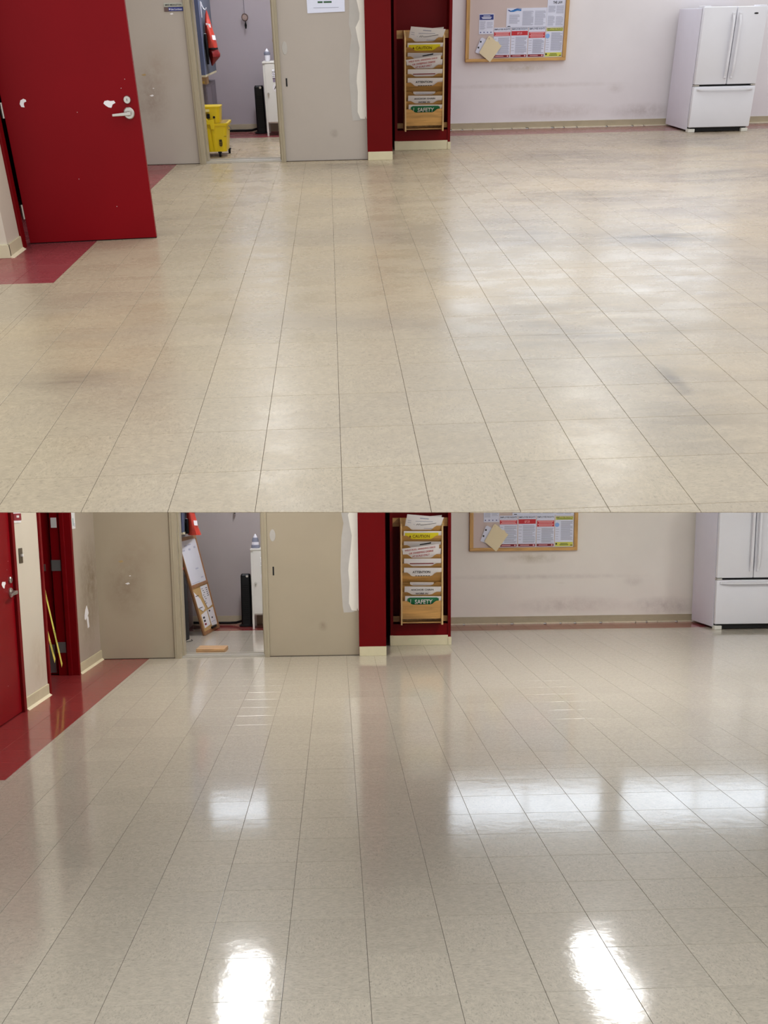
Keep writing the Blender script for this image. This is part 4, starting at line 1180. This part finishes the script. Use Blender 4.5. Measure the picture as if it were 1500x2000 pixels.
    if U:
        MB().box(-0.795, -0.72, ya - 0.0015, ya + 0.001, 0.855, 0.922).build(R, 'sticker', mat('mauve sticker', (140, 128, 148)), d)
        s = MB().lathe(R, -0.757, 0.772, [(0.050, ya - 0.002), (0.050, ya + 0.001)], 20, 'y').build(R, 'round_sticker', paper, d)
        lettering(R, 'A', (-0.786, ya - 0.003, 0.745), (0.054, 0, 0), (0, 0, 0.056), ink_black, d, 'letter')
    else:
        MB().lathe(R, -0.757, 0.772, [(0.050, ya - 0.002), (0.050, ya + 0.001)], 20, 'y').build(R, 'round_sticker', paper, d)
    kn = MB().lathe(R, -0.874, 0.676, [(0.010, ya), (0.016, ya - 0.014), (0.012, ya - 0.022)], 12, 'y').build(R, 'knob', steel, d, smooth=True)
    for x, y in ((x0, ya + 0.014), (x1 - 0.026, ya + 0.014), (x0, yb - 0.026), (x1 - 0.026, yb - 0.026)):
        MB().box(x, x + 0.026, y, y + 0.026 * R.iy, 0, 0.21).build(R, 'leg', locker_white, t)
    # bottle on the locker
    t = thing(R, 'shaker_bottle', (-0.86, 9.2, 1.172), 'white and smoky grey lidded bottle on the locker, ' + room, 'bottle')
    cx, cy = -0.862, 9.16
    if U:
        MB().lathe(R, cx, cy, [(0.030, 1.174), (0.040, 1.20), (0.042, 1.255), (0.042, 1.27)], 20).build(R, 'cup', white_metal, t, smooth=True)
        MB().lathe(R, cx, cy, [(0.044, 1.268), (0.046, 1.30), (0.040, 1.318)], 20).build(R, 'collar', clear_grey, t, smooth=True)
        MB().lathe(R, cx, cy, [(0.026, 1.316), (0.024, 1.335), (0.015, 1.345), (0.005, 1.368)], 16).build(R, 'cap', white_metal, t, smooth=True)
    else:
        MB().lathe(R, cx - 0.01, cy, [(0.056, 1.174), (0.056, 1.215), (0.050, 1.222)], 20).build(R, 'base', clear_grey, t, smooth=True)
        MB().lathe(R, cx - 0.01, cy, [(0.048, 1.22), (0.046, 1.262)], 20).build(R, 'cup', white_metal, t, smooth=True)
        MB().lathe(R, cx - 0.01, cy, [(0.046, 1.26), (0.042, 1.305), (0.034, 1.325)], 20).build(R, 'collar', clear_grey, t, smooth=True)
        MB().lathe(R, cx - 0.01, cy, [(0.026, 1.322), (0.022, 1.345), (0.006, 1.378)], 16).build(R, 'cap', white_metal, t, smooth=True)
    # hanging ornament
    x, y = -1.176, 9.52
    t = thing(R, 'hanging_ornament', (x, y, CEIL), 'round woven ornament with a black tassel hanging by a string, ' + room, 'ornament')
    MB().lathe(R, x, y, [(0.004, 1.885), (0.004, CEIL)], 6).build(R, 'string', mat('grey string', (96, 92, 100)), t)
    rg = MB()
    n = 24
    rings = []
    for i in range(n):
        a = 2 * math.pi * i / n
        rings.append([(x + (0.042 + 0.008 * math.cos(b)) * math.cos(a), y + 0.008 * math.sin(b), 1.84 + (0.042 + 0.008 * math.cos(b)) * math.sin(a) * R.iz) for b in (0, 1.57, 3.14, 4.71)])
    rings.append(rings[0])
    rg.loft(rings).build(R, 'hoop', mat('brown cord', (98, 78, 72)), t, smooth=True)
    mb = MB()
    for k in range(4):
        zz = 1.81 + k * 0.02
        hw = math.sqrt(max(0, 0.042 ** 2 - ((zz - 1.84) * R.az) ** 2))
        mb.tube(R, [(x - hw, y, zz - 0.008), (x - hw / 3, y, zz + 0.008), (x + hw / 3, y, zz - 0.008), (x + hw, y, zz + 0.008)], 0.006, 6)
    mb.build(R, 'weave', mat('tan woven cord', (176, 152, 138)), t, smooth=True)
    MB().lathe(R, x + 0.005, y, [(0.003, 1.79), (0.008, 1.765), (0.017, 1.72), (0.012, 1.69), (0.006, 1.665)], 10).build(R, 'tassel', black_rubber, t, smooth=True)

def build_bucket(R):
    t = thing(R, 'mop_bucket', (-1.52, 7.43, 0), 'yellow plastic mop bucket with wringer just inside the closet', 'mop bucket')
    def tapered(xa, xb, ya, yb, z0, z1, k, seg=5, rad=0.05):
        """rounded tapering tub ring set"""
        rings = []
        for q in range(5):
            f = q / 4
            z = z0 + (z1 - z0) * f
            g = k * (1 - f)
            x0, x1_, y0, y1_ = xa + g, xb - g, ya + g * R.iy, yb - g * R.iy
            ring = []
            for cx, cy, a0 in ((x1_ - rad, y0 + rad * R.iy, -90), (x1_ - rad, y1_ - rad * R.iy, 0), (x0 + rad, y1_ - rad * R.iy, 90), (x0 + rad, y0 + rad * R.iy, 180)):
                for i in range(seg):
                    a = math.radians(a0 + 90 * i / (seg - 1))
                    ring.append((cx + rad * math.cos(a), cy + rad * R.iy * math.sin(a), z))
            rings.append(ring)
        return rings
    tub = MB().loft(tapered(-1.79, -1.278, 7.235, 7.60, 0.075, 0.44, 0.035)).build(R, 'tub', yellow_plastic, t, smooth=True)
    MB().loft(tapered(-1.805, -1.262, 7.222, 7.615, 0.435, 0.468, 0.004)).build(R, 'rim', yellow_plastic, tub, smooth=True)
    MB().loft(tapered(-1.775, -1.29, 7.245, 7.592, 0.466, 0.470, 0.001)).build(R, 'opening', yellow_dark, tub)
    MB().box(-1.47, -1.30, 7.247, 7.26, 0.285, 0.293).build(R, 'moulded_line', yellow_dark, tub)
    for x in (-1.575, -1.51, -1.455):
        MB().hexa([(x - 0.018, 7.255, 0.08), (x + 0.014, 7.255, 0.08), (x + 0.014, 7.29, 0.08), (x - 0.018, 7.29, 0.08), (x - 0.022, 7.226, 0.40), (x + 0.018, 7.226, 0.40), (x + 0.018, 7.26, 0.40), (x - 0.022, 7.26, 0.40)]).build(R, 'moulded_rib', yellow_plastic, tub, bevel=0.008)
    wr = MB().loft(tapered(-1.74, -1.352, 7.25, 7.50, 0.40, 0.675, 0.02)).build(R, 'wringer', yellow_plastic, t, smooth=True)
    MB().loft(tapered(-1.75, -1.345, 7.243, 7.508, 0.672, 0.695, 0.003)).build(R, 'wringer_rim', yellow_plastic, wr, smooth=True)
    MB().box(-1.62, -1.478, 7.236, 7.252, 0.625, 0.66).build(R, 'grip_slot', mat('pale yellow plastic', (232, 216, 140)), wr)
    MB().box(-1.62, -1.495, 7.238, 7.254, 0.562, 0.612).build(R, 'wringer_gap', yellow_dark, wr)
    MB().box(-1.515, -1.478, 7.232, 7.252, 0.535, 0.60).build(R, 'ratchet', black_plastic, wr, bevel=0.004)
    MB().xz([(-1.66, 0.545), (-1.52, 0.545), (-1.50, 0.515), (-1.43, 0.53), (-1.43, 0.39), (-1.475, 0.39), (-1.485, 0.455), (-1.555, 0.455), (-1.58, 0.475), (-1.66, 0.48)], 7.205, 7.238).build(R, 'wringer_bracket', yellow_plastic, wr, bevel=0.006)
    MB().lathe(R, -1.425, 0.553, [(0.014, 7.235), (0.014, 7.215)], 12, 'y').build(R, 'pivot_bolt', black_plastic, wr)
    MB().tube(R, [(-1.266, 7.30, 0.43), (-1.235, 7.30, 0.385), (-1.245, 7.30, 0.37), (-1.272, 7.30, 0.37)], 0.006, 6).build(R, 'bail_handle', dull_steel, t, smooth=True)
    mb = MB().lathe(R, -1.375, 0.195, [(0.022, 7.252), (0.022, 7.2445)], 14, 'y')
    mb.v = [(x, y, 0.195 + (z - 0.195) * 1.9) for x, y, z in mb.v]
    mb.build(R, 'oval_emblem', yellow_dark, tub)
    for z in (0.165, 0.19, 0.215, 0.232):
        MB().box(-1.392, -1.358, 7.242, 7.248, z, z + 0.012).build(R, 'emblem_bar', black_plastic, tub)
    for x, y in ((-1.40, 7.275), (-1.315, 7.545), (-1.74, 7.275), (-1.74, 7.545)):
        c = MB().box(x - 0.022, x + 0.022, y - 0.018, y + 0.018, 0.055, 0.078).build(R, 'caster', black_plastic, t, bevel=0.003)
        MB().lathe(R, y, 0.034, [(0.024, x - 0.013), (0.027, x - 0.009), (0.027, x + 0.009), (0.024, x + 0.013)], 16, 'x').build(R, 'wheel', black_rubber, c, smooth=True)

def build_lower_extras(R):
    # leaning whiteboard / pinboard: bottom edge on the floor, top against the blue cabinet
    BL, BR_ = Vector((-1.500, 8.49, 0.004)), Vector((-1.410, 9.26, 0.004))
    TL, TR = Vector((-1.800, 8.49, 1.345)), Vector((-1.690, 9.26, 1.372))
    t = thing(R, 'message_board', (-1.46, 8.87, 0), 'tall wood-framed board, whiteboard above pinboard, leaning against the blue cabinet', 'board')
    e = (BR_ - BL); g = (TL - BL)
    nrm = Vector((1.0, -0.12, 0.22)).normalized()
    def Q(a, b, c=0.0):
        """a along the width 0..1, b up 0..1, c out of the face"""
        p = BL * (1 - a) * (1 - b) + BR_ * a * (1 - b) + TL * (1 - a) * b + TR * a * b
        return p + nrm * c
    def slab(a0, a1, b0, b1, c0, c1):
        return MB().hexa([Q(a0, b0, c0), Q(a1, b0, c0), Q(a1, b0, c1), Q(a0, b0, c1), Q(a0, b1, c0), Q(a1, b1, c0), Q(a1, b1, c1), Q(a0, b1, c1)])
    wood = wood_mat('brown board frame', (164, 118, 78), 2)
    edge = wood_mat('dark board edge', (112, 74, 44), 2)
    slab(0, 1, 0, 1, -0.022, -0.004).build(R, 'backing', edge, t)
    slab(0.03, 0.97, 0.515, 0.965, -0.004, 0.0).build(R, 'writing_surface', mat('whiteboard enamel', (226, 228, 234), 0.2, vary=0.01), t)
    slab(0.03, 0.97, 0.035, 0.485, -0.004, 0.0).build(R, 'pin_surface', mat('tan pin cork', (196, 162, 104), 0.8, vary=0.08, vscale=40), t)
    for nm, a0, a1, b0, b1 in (('frame_rail', 0, 1, 0.965, 1.0), ('frame_rail', 0, 1, 0.485, 0.515), ('frame_rail', 0, 1, 0, 0.035), ('frame_stile', 0, 0.03, 0.035, 0.965), ('frame_stile', 0.97, 1.0, 0.035, 0.965)):
        slab(a0, a1, b0, b1, -0.006, 0.012).build(R, nm, wood, t)
    for a, b, wa, hb in ((0.28, 0.905, 0.16, 0.012), (0.48, 0.91, 0.16, 0.012), (0.12, 0.862, 0.12, 0.012), (0.45, 0.858, 0.1, 0.02), (0.75, 0.868, 0.1, 0.02), (0.55, 0.655, 0.16, 0.014), (0.72, 0.555, 0.14, 0.014), (0.1, 0.525, 0.5, 0.006)):
        slab(a, a + wa, b, b + hb, 0.0, 0.001).build(R, 'marker_note', ink_grey, t)
    def sheet(label, quad, c=0.003):
        o = thing(R, 'pinned_sheet', tuple(Q(*quad[0], c)), label, 'paper', 'sheets on the leaning pinboard')
        MB().prism([Q(a, b, c) for a, b in quad], tuple(nrm * 0.0015)).build(R, 'sheet', paper, o)
        def mark(a0, a1, b0, b1, m=ink_black):
            MB().prism([Q(a0, b0, c + 0.0018), Q(a1, b0, c + 0.0018), Q(a1, b1, c + 0.0018), Q(a0, b1, c + 0.0018)], tuple(nrm * 0.001)).build(R, 'printed_mark', m, o)
        return mark
    m = sheet('white sheet hanging askew at the left of the leaning pinboard', [(0.045, 0.455), (0.33, 0.36), (0.45, 0.25), (0.30, 0.23), (0.045, 0.29)], 0.003)
    m(0.10, 0.28, 0.395, 0.402); m(0.12, 0.32, 0.27, 0.277)
    m = sheet('wide white sheet at the upper right of the leaning pinboard', [(0.50, 0.475), (0.93, 0.475), (0.93, 0.255), (0.62, 0.24), (0.48, 0.37)], 0.004)
    for k in range(8): m(0.54 + 0.03 * (k % 3), 0.60 + 0.04 * (k % 3), 0.445 - k * 0.022, 0.451 - k * 0.022)
    for k in range(5): m(0.78, 0.88, 0.44 - k * 0.02, 0.447 - k * 0.02)
    m = sheet('white sheet with dark squares low on the leaning pinboard', [(0.12, 0.205), (0.50, 0.225), (0.50, 0.075), (0.12, 0.065)], 0.005)
    for k, mm in enumerate((ink_black, ink_black, ink_maroon)): m(0.17, 0.28, 0.158 - k * 0.034, 0.178 - k * 0.034, mm)
    m = sheet('white sheet at the lower right of the leaning pinboard', [(0.56, 0.225), (0.93, 0.232), (0.93, 0.045), (0.58, 0.055)], 0.003)
    m(0.62, 0.70, 0.20, 0.216); m(0.68, 0.76, 0.125, 0.14); m(0.62, 0.88, 0.09, 0.094, ink_grey)
    slab(0.45, 0.75, 0.03, 0.05, 0.012, 0.03).build(R, 'marker_tray', black_plastic, t)
    # wood block on the closet floor
    t = thing(R, 'wood_block', (-1.24, 7.27, 0), 'short pale pine block lying on the closet floor', 'wood block')
    MB().hexa([(-1.404, 7.135, 0.0), (-1.079, 7.105, 0.0), (-1.066, 7.37, 0.0), (-1.395, 7.40, 0.0), (-1.404, 7.135, 0.048), (-1.079, 7.105, 0.048), (-1.066, 7.37, 0.048), (-1.395, 7.40, 0.048)]).build(R, 'plank', pine, t, bevel=0.002)
    MB().hexa([(-1.4045, 7.1345, 0.018), (-1.0785, 7.1045, 0.018), (-1.0783, 7.11, 0.018), (-1.404, 7.14, 0.018), (-1.4045, 7.1345, 0.022), (-1.0785, 7.1045, 0.022), (-1.0783, 7.11, 0.022), (-1.404, 7.14, 0.022)]).build(R, 'ply_seam', edge, t)
    # black coat over a stool with a red cloth
    t = thing(R, 'draped_coat', (-1.70, 8.0, 0), 'black coat draped in the dark closet corner', 'coat')
    rings = []
    for z, rx, ry in ((0.0, 0.07, 0.2), (0.25, 0.075, 0.21), (0.5, 0.075, 0.2), (0.72, 0.065, 0.18), (0.86, 0.055, 0.13), (0.93, 0.03, 0.06)):
        ring = []
        for i in range(24):
            a = 2 * math.pi * i / 24
            k = 1 + 0.10 * math.sin(6 * a + z * 5)
            ring.append((-1.725 + rx * k * math.cos(a), 8.18 + ry * k * math.sin(a), z))
        rings.append(ring)
    MB().loft(rings).build(R, 'cloth', mat('black cloth', (22, 20, 22), 0.8, vary=0.3, vscale=9), t, smooth=True)
    t = thing(R, 'red_cloth', (-1.68, 7.95, 0.93), 'small bright red cloth on the black coat', 'cloth')
    MB().loft([[(-1.722 + 0.05 * math.cos(a) * k, 8.16 + 0.07 * math.sin(a) * k, z + 0.008 * math.sin(3 * a)) for a in [2 * math.pi * i / 12 for i in range(12)]] for z, k in ((0.94, 0.8), (0.955, 1.0), (0.99, 0.75), (1.0, 0.3))]).build(R, 'folds', mat('bright red cloth', (196, 40, 42), 0.6, vary=0.2, vscale=30), t, smooth=True)
    # plug on the floor
    t = thing(R, 'power_plug', (-1.69, 8.14, 0), 'small black power plug lying on the closet floor', 'plug')
    MB().box(-1.695, -1.645, 7.88, 7.94, 0.0, 0.022).build(R, 'plug_body', black_plastic, t, bevel=0.004)
    MB().tube(R, [(-1.65, 7.91, 0.012), (-1.61, 7.95, 0.012), (-1.585, 8.05, 0.01), (-1.61, 8.12, 0.01)], 0.004, 6).build(R, 'cord', black_rubber, t, smooth=True)
    # fittings on the left wall
    x = -2.386
    t = thing(R, 'room_sign', (x, 4.415, 1.672), 'small maroon room sign with white borders above the switch', 'sign')
    MB().box(x, x + 0.006, 4.325, 4.505, 1.672, 1.80).build(R, 'white_backing', paper, t)
    MB().box(x + 0.006, x + 0.011, 4.330, 4.500, 1.692, 1.752).build(R, 'maroon_plate', ink_maroon, t)
    MB().box(x + 0.011, x + 0.0125, 4.385, 4.445, 1.716, 1.735).build(R, 'pale_lettering', paper_grey, t)
    t = thing(R, 'light_switch', (x, 4.45, 1.31), 'brown metal light switch plate with a white toggle', 'light switch')
    MB().box(x, x + 0.005, 4.405, 4.490, 1.312, 1.446).build(R, 'cover_plate', mat('bronze plate', (96, 84, 66), 0.4, metal=0.4), t, bevel=0.002)
    MB().box(x + 0.005, x + 0.022, 4.435, 4.458, 1.372, 1.394).build(R, 'toggle', paper, t, bevel=0.002)
    t = thing(R, 'paper_notice', (x, 5.95, 1.56), 'white paper notice on the wall beside the taped doorway', 'paper')
    MB().box(x, x + 0.0025, 5.925, 6.090, 1.568, 1.86).build(R, 'sheet', paper, t)
    MB().box(x + 0.0025, x + 0.004, 6.00, 6.03, 1.60, 1.68).build(R, 'printed_line', mat('teal print', (150, 176, 176)), t)
    MB().box(x + 0.0025, x + 0.004, 6.055, 6.068, 1.59, 1.625).build(R, 'printed_line', ink_grey, t)

def build_upper_extras(R):
    y = 6.799
    t = thing(R, 'name_plate', (-1.67, y, 1.91), 'two-bar name plate, grey over blue, left of the closet frame', 'sign')
    MB().box(-1.795, -1.586, y - 0.006, y, 1.962, 2.006).build(R, 'grey_bar', mat('grey name bar', (182, 184, 174), 0.4), t)
    xzlet(R, 'MIKE MIDDLETON', -1.780, -1.600, 1.973, 1.994, y - 0.008, ink_black, t)
    MB().box(-1.797, -1.748, y - 0.005, y, 1.908, 1.955).build(R, 'brown_end', mat('brown plate end', (98, 78, 76)), t)
    MB().box(-1.748, -1.586, y - 0.006, y, 1.912, 1.956).build(R, 'blue_bar', ink_blue, t)
    xzlet(R, 'Sales Coordinator', -1.722, -1.596, 1.922, 1.944, y - 0.008, paper_cool, t)
    MB().lathe(R, -1.736, 1.934, [(0.008, y - 0.008), (0.008, y - 0.006)], 10, 'y').build(R, 'dot', paper_cool, t)
    t = thing(R, 'paper_notice', (0.01, y, 1.85), 'white paper notice with green print taped on the partition', 'paper')
    MB().xz([(-0.196, 1.853), (0.228, 1.866), (0.228, 2.17), (-0.200, 2.17)], y - 0.003, y - 0.001).build(R, 'sheet', paper_cool, t)
    for a, b in ((-0.075, -0.02), (-0.008, 0.082)):
        MB().box(a, b, y - 0.0045, y - 0.003, 1.971, 1.990).build(R, 'green_print', ink_darkgreen, t)
    MB().box(-0.125, 0.16, y - 0.0045, y - 0.003, 1.914, 1.919).build(R, 'printed_line', ink_grey, t)

for R in (RU, RL):
    build_floor(R)
    build_shell(R)
    build_doors(R)
    build_rack(R)
    build_board(R)
    build_fridge(R)
    build_closet(R)
build_upper_extras(RU)
